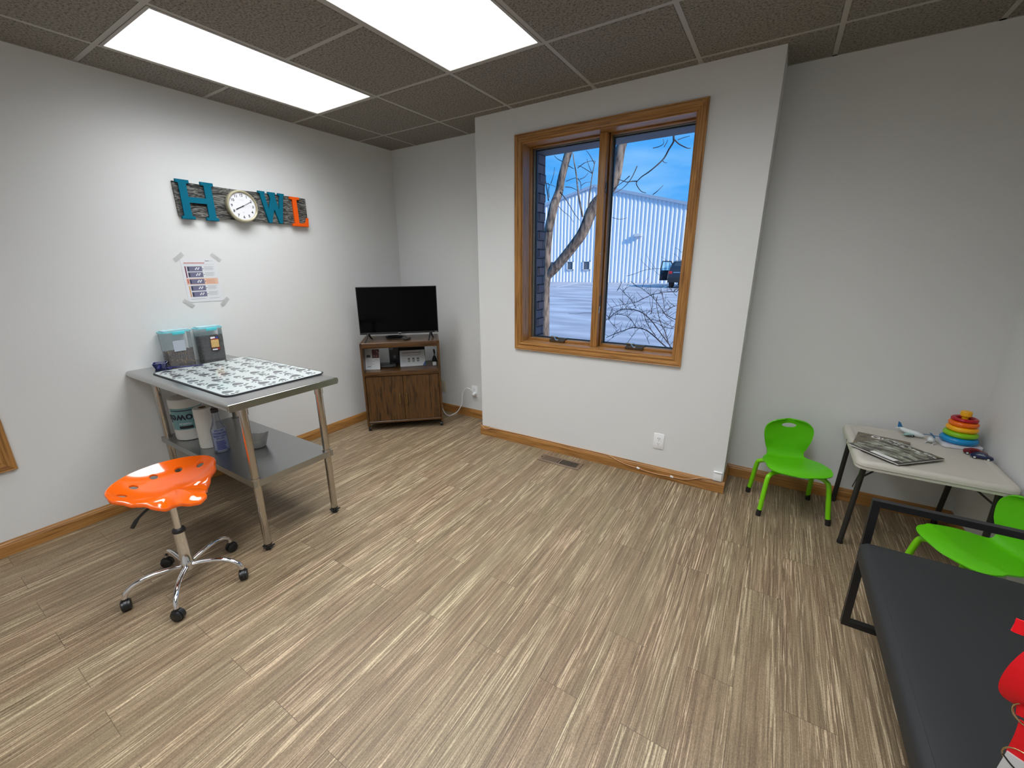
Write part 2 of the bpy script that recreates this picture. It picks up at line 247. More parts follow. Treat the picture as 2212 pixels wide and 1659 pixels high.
TREE = {"limbs": [[[[0.455,6.0,0.306],[0.452,6.0,0.59],[0.451,6.0,0.867],[0.452,6.0,1.191],[0.47,6.0,1.339]],[0.06,0.058,0.056,0.056,0.06]],[[[0.47,6.0,1.329],[0.456,6.0,1.608],[0.475,6.0,1.91],[0.495,5.976,1.962],[0.559,5.973,2.226],[0.596,6.05,2.416],[0.656,5.997,2.583],[0.721,6.034,2.866],[0.799,5.998,3.042]],[0.056,0.056,0.062,0.06,0.06,0.056,0.05,0.05,0.048]],[[[0.471,6.0,1.297],[0.57,6.0,1.401],[0.672,6.0,1.503],[0.847,6.0,1.699],[0.991,6.0,1.886],[1.106,6.05,2.192],[1.26,6.1,2.358],[1.353,6.1,2.511],[1.393,6.1,2.807],[1.443,6.1,2.994],[1.494,6.1,3.234]],[0.05,0.068,0.066,0.068,0.07,0.075,0.07,0.066,0.062,0.06,0.055]]],"twigs": [[[[0.445,6.039,2.313],[0.414,6.027,2.509],[0.435,5.93,2.623],[0.364,6.041,2.777]],0.008],[[[0.377,6.015,2.546],[0.476,5.968,2.512],[0.561,5.925,2.481],[0.537,6.058,2.484]],0.005],[[[0.476,5.996,2.35],[0.444,6.035,2.454],[0.44,6.061,2.511],[0.431,6.034,2.543]],0.006],[[[0.463,6.067,2.536],[0.539,5.983,2.611],[0.525,6.048,2.725]],0.005],[[[0.674,5.991,2.765],[0.554,6.07,2.827],[0.505,6.061,2.874]],0.005],[[[1.001,5.936,2.062],[0.952,5.942,2.236],[0.91,5.955,2.409],[0.832,6.074,2.601],[0.834,5.99,2.729],[0.796,6.02,2.861]],0.013],[[[1.06,5.968,2.188],[1.065,6.001,2.401],[1.092,5.982,2.575],[1.124,5.976,2.715]],0.009],[[[1.079,6.014,2.581],[1.027,6.013,2.677],[0.974,6.065,2.773]],0.005],[[[1.073,6.029,2.585],[0.899,6.069,2.693],[0.845,6.057,2.706]],0.005],[[[1.076,6.079,2.706],[1.025,6.027,2.808],[1.009,5.946,2.843]],0.005],[[[0.691,6.058,2.537],[0.784,6.074,2.564],[0.847,6.065,2.565]],0.005],[[[0.705,6.011,2.461],[0.786,6.034,2.448],[0.902,5.954,2.393]],0.006],[[[0.727,6.053,2.719],[0.817,6.012,2.668]],0.006],[[[0.9,5.966,2.536],[0.956,5.93,2.476],[0.912,6.057,2.405]],0.006],[[[0.846,6.078,2.684],[0.992,5.934,2.7],[1.03,6.048,2.739],[1.12,5.986,2.717]],0.005],[[[0.939,5.944,2.521],[0.995,5.967,2.543],[1.01,6.043,2.602]],0.005],[[[0.913,6.06,2.465],[1.024,5.927,2.469],[1.063,6.018,2.486]],0.004],[[[0.553,5.927,2.318],[0.586,6.035,2.248],[0.702,5.973,2.154],[0.756,6.061,2.096],[0.814,6.077,2.014]],0.005],[[[0.64,6.001,2.406],[0.71,6.08,2.287],[0.866,5.97,2.117],[0.965,5.932,2.021]],0.006],[[[2.035,6.012,2.92],[2.057,5.944,2.833],[2.053,5.964,2.792],[2.004,5.989,2.727],[1.956,6.013,2.651],[1.899,5.959,2.577],[1.805,5.945,2.506],[1.701,6.044,2.483],[1.669,5.978,2.426]],0.012],[[[1.647,6.055,2.44],[1.584,6.048,2.445],[1.547,5.985,2.431],[1.477,5.995,2.457],[1.416,6.002,2.481]],0.007],[[[1.658,6.017,2.433],[1.653,6.011,2.399],[1.715,6.007,2.317],[1.778,6.014,2.291]],0.007],[[[1.634,6.053,2.608],[1.603,6.001,2.495],[1.555,5.992,2.423],[1.473,6.026,2.367],[1.39,5.969,2.316]],0.006],[[[1.573,5.976,2.495],[1.477,6.057,2.457],[1.393,6.003,2.389]],0.006],[[[1.863,6.006,2.265],[1.928,5.941,2.289],[1.956,5.99,2.333],[1.975,6.01,2.359]],0.005],[[[2.062,5.942,2.817],[2.101,6.014,2.78],[2.161,6.016,2.742],[2.216,5.947,2.705],[2.235,6.015,2.716]],0.008],[[[2.093,5.996,2.816],[2.15,6.022,2.836],[2.221,5.982,2.832]],0.005],[[[1.814,6.025,2.776],[1.881,6.029,2.783],[1.951,5.943,2.787],[1.941,5.947,2.836]],0.005],[[[1.943,6.021,2.773],[1.957,6.056,2.817],[1.987,5.97,2.826]],0.005],[[[1.946,5.995,2.618],[1.97,6.011,2.598],[2.003,5.978,2.592]],0.004],[[[1.384,5.984,2.035],[1.485,5.978,2.006],[1.577,5.984,2.019]],0.004]],"bush": [[[[2.577,4.81,0.563],[2.419,4.78,0.668],[2.316,4.788,0.748],[2.221,4.827,0.801],[2.173,4.753,0.833],[2.068,4.807,0.827],[1.989,4.824,0.793],[1.909,4.781,0.759],[1.809,4.772,0.708]],0.012],[[[2.543,4.83,0.556],[2.457,4.774,0.689],[2.372,4.769,0.788],[2.278,4.794,0.892],[2.185,4.82,0.966],[2.125,4.76,1.009],[2.035,4.782,1.019],[1.96,4.783,1.012],[1.886,4.833,0.982],[1.849,4.794,0.942],[1.759,4.836,0.871]],0.01],[[[2.551,4.767,0.897],[2.469,4.784,0.945],[2.382,4.815,0.985],[2.316,4.838,1.059],[2.265,4.795,1.133],[2.203,4.773,1.187],[2.139,4.762,1.234],[2.078,4.803,1.247]],0.007],[[[2.556,4.769,1.205],[2.464,4.831,1.202],[2.389,4.834,1.2],[2.335,4.768,1.191],[2.25,4.778,1.173],[2.169,4.831,1.135],[2.103,4.814,1.097],[2.026,4.831,1.073],[1.931,4.785,1.056],[1.811,4.763,1.019]],0.007],[[[2.108,4.779,0.841],[2.056,4.829,0.891],[2.017,4.777,0.944],[1.963,4.785,0.957],[1.901,4.792,0.957],[1.85,4.792,0.933],[1.809,4.791,0.888]],0.006],[[[2.542,4.842,0.848],[2.48,4.766,0.869],[2.404,4.75,0.898],[2.304,4.844,0.912],[2.225,4.838,0.917],[2.142,4.849,0.902]],0.005],[[[2.476,4.793,0.849],[2.373,4.845,0.851],[2.291,4.843,0.887],[2.243,4.772,0.901]],0.005],[[[2.306,4.825,0.758],[2.232,4.834,0.843],[2.19,4.816,0.925],[2.18,4.802,0.992]],0.007],[[[2.448,4.779,0.695],[2.406,4.784,0.805],[2.362,4.773,0.884],[2.335,4.757,0.964],[2.29,4.809,1.077],[2.298,4.779,1.158]],0.007],[[[2.462,4.831,0.916],[2.413,4.755,0.961],[2.361,4.84,0.989],[2.272,4.819,0.987],[2.212,4.842,0.965]],0.005],[[[2.085,4.84,1.025],[2.02,4.84,1.113],[1.967,4.808,1.171],[1.921,4.751,1.23],[1.875,4.825,1.192]],0.005],[[[1.919,4.767,0.813],[1.85,4.78,0.866],[1.809,4.816,0.903],[1.802,4.802,0.938]],0.005],[[[2.37,4.791,1.002],[2.446,4.844,1.057],[2.524,4.811,1.086]],0.005],[[[2.34,4.784,1.19],[2.365,4.775,1.098],[2.377,4.836,0.998]],0.005],[[[2.253,4.798,0.988],[2.244,4.828,1.049],[2.257,4.785,1.157]],0.004],[[[2.262,4.77,0.68],[2.215,4.803,0.754],[2.153,4.832,0.821]],0.004],[[[2.04,4.767,0.668],[2.076,4.829,0.748],[2.117,4.842,0.817]],0.004],[[[1.801,4.831,0.654],[1.886,4.832,0.723],[2.011,4.751,0.796]],0.004],[[[1.909,4.813,1.119],[1.984,4.836,1.045],[2.078,4.755,0.999]],0.004],[[[2.478,4.777,1.164],[2.413,4.777,1.231],[2.359,4.803,1.267]],0.004],[[[1.975,4.792,1.349],[2.038,4.797,1.365],[2.093,4.828,1.389],[2.19,4.75,1.413],[2.28,4.755,1.42],[2.398,4.763,1.42],[2.473,4.762,1.398],[2.55,4.757,1.346]],0.004],[[[2.197,4.847,1.412],[2.132,4.835,1.466],[2.101,4.759,1.521]],0.003],[[[2.254,4.8,1.42],[2.19,4.782,1.504],[2.15,4.781,1.565]],0.003],[[[2.392,4.785,1.427],[2.366,4.815,1.479],[2.295,4.809,1.533]],0.003],[[[2.488,4.786,1.485],[2.451,4.769,1.53],[2.409,4.783,1.56]],0.003],[[[2.484,4.762,1.565],[2.445,4.806,1.596],[2.411,4.822,1.612]],0.003],[[[2.301,4.788,1.359],[2.267,4.758,1.39],[2.213,4.768,1.451]],0.003],[[[1.729,4.8,0.968],[1.576,4.8,0.956],[1.514,4.8,0.952],[1.444,4.8,0.937],[1.349,4.8,0.938]],0.004],[[[2.479,4.791,0.628],[2.49,4.791,0.665],[2.493,4.791,0.704]],0.003],[[[2.467,4.789,0.636],[2.475,4.791,0.659],[2.475,4.793,0.7]],0.003],[[[2.375,4.783,0.702],[2.386,4.805,0.773],[2.401,4.827,0.827]],0.003],[[[2.338,4.786,0.731],[2.369,4.767,0.77],[2.387,4.749,0.802]],0.003],[[[2.232,4.823,0.795],[2.198,4.834,0.828],[2.162,4.846,0.876]],0.003],[[[2.26,4.811,0.779],[2.277,4.825,0.779],[2.312,4.838,0.796]],0.003],[[[2.216,4.82,0.804],[2.2,4.796,0.814],[2.17,4.772,0.839]],0.003],[[[2.18,4.765,0.828],[2.157,4.787,0.891],[2.131,4.81,0.941]],0.003],[[[2.169,4.755,0.833],[2.134,4.766,0.874],[2.114,4.776,0.905]],0.003],[[[2.075,4.803,0.827],[2.114,4.807,0.838],[2.14,4.81,0.859]],0.003],[[[2.054,4.81,0.821],[2.082,4.823,0.859],[2.115,4.835,0.902]],0.003],[[[2.037,4.814,0.814],[2.052,4.793,0.861],[2.068,4.772,0.889]],0.003],[[[1.956,4.806,0.779],[1.945,4.816,0.806],[1.924,4.825,0.825]],0.003],[[[1.948,4.802,0.775],[1.944,4.822,0.819],[1.954,4.842,0.88]],0.003],[[[1.834,4.774,0.721],[1.799,4.771,0.739],[1.756,4.769,0.769]],0.003],[[[1.882,4.779,0.745],[1.911,4.769,0.784],[1.951,4.76,0.816]],0.003],[[[2.461,4.777,0.683],[2.496,4.772,0.732],[2.517,4.768,0.778]],0.003],[[[2.52,4.815,0.592],[2.532,4.814,0.601],[2.548,4.813,0.623]],0.003],[[[2.426,4.772,0.725],[2.463,4.754,0.777],[2.479,4.737,0.83]],0.003],[[[2.406,4.771,0.748],[2.413,4.787,0.809],[2.418,4.803,0.871]],0.003],[[[2.304,4.787,0.863],[2.283,4.799,0.888],[2.243,4.81,0.915]],0.003],[[[2.35,4.775,0.812],[2.395,4.784,0.862],[2.421,4.792,0.899]],0.003],[[[2.255,4.8,0.91],[2.283,4.785,0.94],[2.303,4.769,0.956]],0.003],[[[2.194,4.817,0.959],[2.23,4.808,1.014],[2.269,4.799,1.061]],0.003],[[[2.18,4.815,0.97],[2.23,4.804,1.003],[2.286,4.794,1.032]],0.003],[[[2.144,4.779,0.995],[2.179,4.776,1.001],[2.214,4.773,1.018]],0.003],[[[2.072,4.773,1.015],[2.029,4.775,1.028],[2.001,4.777,1.049]],0.003],[[[2.065,4.775,1.016],[2.111,4.795,1.06],[2.173,4.816,1.086]],0.003],[[[2.007,4.782,1.016],[1.975,4.772,1.065],[1.936,4.762,1.108]],0.003],[[[1.975,4.783,1.013],[2.011,4.806,1.061],[2.04,4.829,1.108]],0.003],[[[1.952,4.789,1.009],[1.957,4.8,1.048],[1.954,4.81,1.084]],0.003],[[[1.947,4.792,1.007],[1.937,4.776,1.058],[1.912,4.76,1.104]],0.003],[[[1.881,4.828,0.977],[1.862,4.82,0.992],[1.834,4.811,1.004]],0.003],[[[1.865,4.811,0.96],[1.844,4.802,0.991],[1.836,4.793,1.04]],0.003],[[[1.785,4.824,0.891],[1.755,4.836,0.925],[1.73,4.848,0.968]],0.003],[[[1.814,4.81,0.915],[1.792,4.81,0.934],[1.78,4.811,0.942]],0.003],[[[2.522,4.773,0.914],[2.544,4.775,0.947],[2.556,4.777,0.987]],0.003],[[[2.482,4.781,0.938],[2.502,4.761,0.962],[2.538,4.741,0.974]],0.003],[[[2.406,4.807,0.974],[2.432,4.802,1.001],[2.448,4.798,1.015]],0.003],[[[2.404,4.807,0.975],[2.392,4.802,1.002],[2.393,4.797,1.028]],0.003],[[[2.344,4.828,1.027],[2.358,4.842,1.057],[2.39,4.856,1.074]],0.003],[[[2.323,4.835,1.051],[2.29,4.838,1.071],[2.253,4.841,1.086]],0.003],[[[2.266,4.796,1.131],[2.251,4.814,1.165],[2.236,4.832,1.194]],0.003],[[[2.279,4.807,1.113],[2.335,4.815,1.131],[2.391,4.823,1.148]],0.003],[[[2.236,4.785,1.158],[2.269,4.762,1.194],[2.302,4.739,1.223]],0.003],[[[2.237,4.785,1.157],[2.22,4.805,1.23],[2.218,4.824,1.291]],0.003],[[[2.163,4.766,1.216],[2.189,4.753,1.233],[2.232,4.739,1.248]],0.003],[[[2.143,4.763,1.231],[2.165,4.773,1.295],[2.2,4.782,1.344]],0.003],[[[2.102,4.787,1.242],[2.051,4.799,1.276],[2.006,4.811,1.298]],0.003],[[[2.082,4.8,1.246],[2.05,4.813,1.265],[2.017,4.826,1.299]],0.003],[[[2.552,4.772,1.205],[2.578,4.755,1.223],[2.605,4.738,1.233]],0.003],[[[2.507,4.802,1.203],[2.517,4.793,1.26],[2.529,4.783,1.306]],0.003],[[[2.434,4.832,1.201],[2.479,4.843,1.243],[2.529,4.854,1.29]],0.003],[[[2.424,4.833,1.201],[2.412,4.808,1.237],[2.411,4.783,1.262]],0.003],[[[2.381,4.825,1.199],[2.378,4.81,1.226],[2.388,4.795,1.258]],0.003],[[[2.38,4.823,1.198],[2.404,4.806,1.199],[2.427,4.79,1.217]],0.003],[[[2.333,4.768,1.191],[2.33,4.778,1.229],[2.345,4.789,1.27]],0.003],[[[2.301,4.772,1.184],[2.357,4.758,1.208],[2.429,4.744,1.233]],0.003],[[[2.237,4.787,1.167],[2.217,4.768,1.207],[2.216,4.749,1.238]],0.003],[[[2.228,4.793,1.163],[2.196,4.814,1.191],[2.172,4.836,1.229]],0.003],[[[2.151,4.826,1.125],[2.108,4.819,1.166],[2.08,4.811,1.199]],0.003],[[[2.105,4.815,1.098],[2.093,4.791,1.111],[2.097,4.768,1.138]],0.003],[[[2.1,4.815,1.096],[2.142,4.835,1.128],[2.196,4.855,1.141]],0.003],[[[2.066,4.822,1.086],[2.013,4.844,1.13],[1.978,4.866,1.183]],0.003],[[[1.968,4.803,1.063],[1.954,4.793,1.066],[1.925,4.782,1.085]],0.003],[[[1.989,4.813,1.066],[2.005,4.834,1.12],[2.035,4.856,1.164]],0.003],[[[1.843,4.769,1.029],[1.805,4.79,1.06],[1.773,4.811,1.094]],0.003],[[[1.903,4.78,1.048],[1.869,4.768,1.086],[1.848,4.757,1.116]],0.003],[[[2.077,4.809,0.871],[2.051,4.809,0.91],[2.038,4.808,0.94]],0.003],[[[2.107,4.78,0.842],[2.105,4.789,0.895],[2.119,4.798,0.957]],0.003],[[[2.023,4.785,0.936],[2.001,4.804,1.004],[1.981,4.822,1.056]],0.003],[[[2.027,4.791,0.93],[2.042,4.769,0.974],[2.06,4.748,1.0]],0.003],[[[2.011,4.778,0.945],[2.01,4.757,0.965],[2.004,4.736,0.996]],0.003],[[[2.014,4.777,0.945],[2.045,4.782,0.972],[2.095,4.786,1.01]],0.003],[[[1.903,4.792,0.957],[1.94,4.788,0.995],[1.967,4.784,1.029]],0.003],[[[1.914,4.791,0.957],[1.904,4.774,0.993],[1.91,4.758,1.016]],0.003],[[[1.895,4.792,0.954],[1.967,4.777,0.97],[2.023,4.762,1.002]],0.003],[[[1.877,4.792,0.946],[1.92,4.798,0.998],[1.958,4.804,1.039]],0.003],[[[1.814,4.791,0.894],[1.826,4.788,0.947],[1.854,4.786,0.986]],0.003],[[[1.826,4.791,0.906],[1.804,4.793,0.933],[1.784,4.795,0.95]],0.003],[[[2.537,4.836,0.85],[2.556,4.815,0.895],[2.572,4.793,0.931]],0.003],[[[2.516,4.81,0.857],[2.496,4.796,0.914],[2.481,4.781,0.951]],0.003],[[[2.455,4.761,0.879],[2.452,4.747,0.911],[2.464,4.732,0.926]],0.003],[[[2.425,4.754,0.89],[2.378,4.76,0.933],[2.315,4.766,0.975]],0.003],[[[2.362,4.789,0.904],[2.304,4.812,0.939],[2.246,4.834,0.963]],0.003],[[[2.363,4.788,0.904],[2.31,4.778,0.92],[2.239,4.767,0.949]],0.003],[[[2.296,4.843,0.912],[2.282,4.844,0.933],[2.261,4.845,0.972]],0.003],[[[2.245,4.84,0.916],[2.273,4.832,0.955],[2.291,4.824,0.985]],0.003],[[[2.201,4.841,0.913],[2.222,4.837,0.924],[2.26,4.832,0.95]],0.003],[[[2.162,4.846,0.906],[2.137,4.87,0.964],[2.098,4.894,1.028]],0.003],[[[2.459,4.801,0.849],[2.481,4.803,0.885],[2.5,4.804,0.925]],0.003],[[[2.388,4.837,0.851],[2.417,4.857,0.883],[2.434,4.876,0.924]],0.003],[[[2.353,4.845,0.86],[2.34,4.826,0.876],[2.325,4.808,0.89]],0.003],[[[2.359,4.845,0.857],[2.386,4.858,0.879],[2.414,4.872,0.882]],0.003],[[[2.253,4.787,0.898],[2.223,4.771,0.905],[2.213,4.756,0.915]],0.003],[[[2.275,4.819,0.892],[2.314,4.799,0.906],[2.361,4.778,0.931]],0.003],[[[2.247,4.832,0.826],[2.253,4.809,0.861],[2.261,4.787,0.891]],0.003],[[[2.256,4.831,0.815],[2.198,4.818,0.853],[2.154,4.806,0.88]],0.003],[[[2.199,4.82,0.908],[2.194,4.822,0.963],[2.199,4.825,1.031]],0.003],[[[2.231,4.834,0.844],[2.209,4.854,0.909],[2.188,4.874,0.967]],0.003],[[[2.181,4.803,0.987],[2.146,4.799,1.017],[2.111,4.794,1.06]],0.003],[[[2.188,4.813,0.937],[2.157,4.816,0.997],[2.129,4.818,1.063]],0.003],[[[2.429,4.781,0.745],[2.393,4.804,0.773],[2.372,4.827,0.808]],0.003],[[[2.426,4.782,0.752],[2.45,4.798,0.815],[2.456,4.814,0.874]],0.003],[[[2.405,4.784,0.807],[2.392,4.783,0.858],[2.389,4.782,0.901]],0.003],[[[2.366,4.774,0.877],[2.412,4.768,0.913],[2.457,4.761,0.933]],0.003],[[[2.336,4.758,0.961],[2.32,4.779,0.987],[2.316,4.8,1.017]],0.003],[[[2.34,4.76,0.95],[2.364,4.782,0.976],[2.371,4.805,1.01]],0.003],[[[2.317,4.777,1.008],[2.341,4.765,1.022],[2.346,4.752,1.053]],0.003],[[[2.325,4.769,0.99],[2.346,4.77,1.014],[2.358,4.772,1.024]],0.003],[[[2.295,4.79,1.128],[2.29,4.779,1.134],[2.267,4.768,1.157]],0.003],[[[2.292,4.801,1.099],[2.285,4.803,1.127],[2.296,4.806,1.165]],0.003],[[[2.415,4.758,0.959],[2.476,4.742,1.003],[2.518,4.726,1.039]],0.003],[[[2.43,4.782,0.945],[2.442,4.795,0.953],[2.466,4.808,0.973]],0.003],[[[2.37,4.825,0.984],[2.353,4.848,0.995],[2.335,4.871,1.011]],0.003],[[[2.407,4.764,0.964],[2.42,4.753,1.023],[2.448,4.742,1.097]],0.003],[[[2.35,4.837,0.989],[2.369,4.816,1.058],[2.4,4.795,1.11]],0.003],[[[2.272,4.819,0.987],[2.251,4.812,0.999],[2.213,4.805,1.012]],0.003],[[[2.23,4.835,0.972],[2.245,4.827,0.996],[2.25,4.82,1.009]],0.003],[[[2.238,4.832,0.974],[2.244,4.829,1.028],[2.248,4.826,1.068]],0.003],[[[2.072,4.84,1.043],[2.051,4.857,1.117],[2.044,4.875,1.173]],0.003],[[[2.03,4.84,1.099],[2.046,4.825,1.13],[2.08,4.81,1.143]],0.003],[[[1.998,4.827,1.137],[1.985,4.803,1.158],[1.958,4.778,1.168]],0.003],[[[1.967,4.808,1.171],[1.939,4.822,1.213],[1.928,4.835,1.254]],0.003],[[[1.947,4.783,1.197],[1.986,4.774,1.225],[2.025,4.765,1.259]],0.003],[[[1.952,4.79,1.19],[1.979,4.814,1.244],[1.989,4.838,1.283]],0.003],[[[1.883,4.813,1.198],[1.911,4.801,1.257],[1.955,4.79,1.315]],0.003],[[[1.887,4.805,1.202],[1.918,4.794,1.249],[1.93,4.783,1.298]],0.003],[[[1.886,4.773,0.838],[1.883,4.798,0.901],[1.879,4.822,0.966]],0.003],[[[1.876,4.775,0.846],[1.919,4.792,0.856],[1.95,4.81,0.883]],0.003],[[[1.815,4.811,0.898],[1.83,4.804,0.964],[1.857,4.797,1.029]],0.003],[[[1.814,4.812,0.899],[1.823,4.822,0.957],[1.838,4.833,1.023]],0.003],[[[1.805,4.809,0.921],[1.823,4.817,0.96],[1.826,4.824,0.995]],0.003],[[[1.808,4.814,0.908],[1.826,4.82,0.929],[1.859,4.825,0.966]],0.003],[[[2.394,4.808,1.02],[2.414,4.81,1.038],[2.417,4.812,1.056]],0.003],[[[2.426,4.83,1.043],[2.38,4.851,1.089],[2.337,4.871,1.129]],0.003],[[[2.455,4.84,1.061],[2.432,4.839,1.08],[2.393,4.838,1.107]],0.003],[[[2.461,4.838,1.063],[2.416,4.817,1.095],[2.39,4.796,1.133]],0.003],[[[2.34,4.784,1.189],[2.317,4.773,1.21],[2.298,4.761,1.23]],0.003],[[[2.351,4.78,1.15],[2.327,4.777,1.21],[2.319,4.774,1.251]],0.003],[[[2.373,4.817,1.029],[2.42,4.83,1.041],[2.447,4.843,1.07]],0.003],[[[2.365,4.776,1.097],[2.375,4.795,1.135],[2.371,4.815,1.179]],0.003],[[[2.249,4.811,1.014],[2.235,4.796,1.068],[2.225,4.781,1.14]],0.003],[[[2.247,4.817,1.027],[2.311,4.818,1.043],[2.372,4.82,1.075]],0.003],[[[2.247,4.818,1.074],[2.249,4.82,1.146],[2.259,4.822,1.199]],0.003],[[[2.253,4.8,1.12],[2.259,4.789,1.143],[2.25,4.779,1.181]],0.003],[[[2.237,4.788,0.719],[2.235,4.801,0.763],[2.216,4.814,0.792]],0.003],[[[2.227,4.794,0.735],[2.239,4.791,0.745],[2.259,4.788,0.768]],0.003],[[[2.161,4.828,0.812],[2.194,4.85,0.866],[2.243,4.872,0.903]],0.003],[[[2.19,4.815,0.781],[2.21,4.791,0.8],[2.23,4.768,0.824]],0.003],[[[2.071,4.82,0.736],[2.052,4.815,0.745],[2.037,4.81,0.768]],0.003],[[[2.049,4.783,0.688],[2.073,4.775,0.727],[2.112,4.767,0.778]],0.003],[[[2.094,4.835,0.779],[2.084,4.845,0.814],[2.085,4.855,0.842]],0.003],[[[2.101,4.837,0.79],[2.144,4.832,0.831],[2.186,4.826,0.868]],0.003],[[[1.854,4.832,0.697],[1.865,4.846,0.72],[1.862,4.86,0.742]],0.003],[[[1.85,4.832,0.694],[1.881,4.841,0.754],[1.924,4.85,0.801]],0.003],[[[2.009,4.752,0.795],[2.03,4.751,0.863],[2.064,4.75,0.923]],0.003],[[[1.928,4.805,0.748],[1.903,4.785,0.796],[1.876,4.765,0.831]],0.003],[[[1.945,4.824,1.084],[1.94,4.821,1.148],[1.935,4.819,1.21]],0.003],[[[1.971,4.832,1.058],[1.989,4.845,1.072],[2.005,4.858,1.094]],0.003],[[[2.068,4.764,1.004],[2.037,4.788,1.037],[1.992,4.813,1.059]],0.003],[[[2.011,4.812,1.032],[2.059,4.824,1.049],[2.114,4.836,1.066]],0.003],[[[2.441,4.777,1.202],[2.472,4.78,1.238],[2.507,4.783,1.29]],0.003],[[[2.442,4.777,1.201],[2.465,4.761,1.245],[2.493,4.744,1.301]],0.003],[[[2.391,4.788,1.246],[2.386,4.765,1.265],[2.382,4.743,1.296]],0.003],[[[2.386,4.79,1.249],[2.413,4.792,1.273],[2.423,4.794,1.282]],0.003]]}
# ================================================================= THE ROOM
XR, YB, YF, H = 4.3147, 3.593, 3.2823, 2.5277      # right wall, back wall, bay front, ceiling height
BL, BR = 1.2166, 3.159                              # bay edges
YN = -0.9                                           # wall behind the photographer
GX, GY, T = .3209, 2.6, .6096                       # ceiling grid origin and module
WX0, WX1, WZ0, WZ1 = 1.617, 2.775, .872, 2.306      # window opening

def wall_mat():
    m, nt, b = newmat('painted_orange_peel_wall'); setc(b, (.62, .625, .615), .62, 0, .35); N = nt.nodes.new; L = nt.links.new
    tc = N('ShaderNodeTexCoord'); n1 = N('ShaderNodeTexNoise'); n1.inputs['Scale'].default_value = 140; n1.inputs['Detail'].default_value = 4
    n2 = N('ShaderNodeTexNoise'); n2.inputs['Scale'].default_value = 1.3
    L(tc.outputs['Object'], n1.inputs['Vector']); L(tc.outputs['Object'], n2.inputs['Vector'])
    mx = N('ShaderNodeMix'); mx.data_type = 'RGBA'; mx.inputs['A'].default_value = (.70, .705, .70, 1); mx.inputs['B'].default_value = (.74, .74, .725, 1)
    L(n2.outputs['Fac'], mx.inputs['Factor']); L(mx.outputs['Result'], b.inputs['Base Color'])
    bp = N('ShaderNodeBump'); bp.inputs['Strength'].default_value = .35; bp.inputs['Distance'].default_value = .0012
    L(n1.outputs['Fac'], bp.inputs['Height']); L(bp.outputs[0], b.inputs['Normal']); return m
WALL = wall_mat()
OAK = {ax: wood('oak_trim_' + ax, srgb(176, 126, 68), srgb(124, 82, 38), {'x': (1.5, 30, 30), 'y': (30, 1.5, 30), 'z': (30, 30, 1.5)}[ax], .35, 3.2) for ax in 'xyz'}

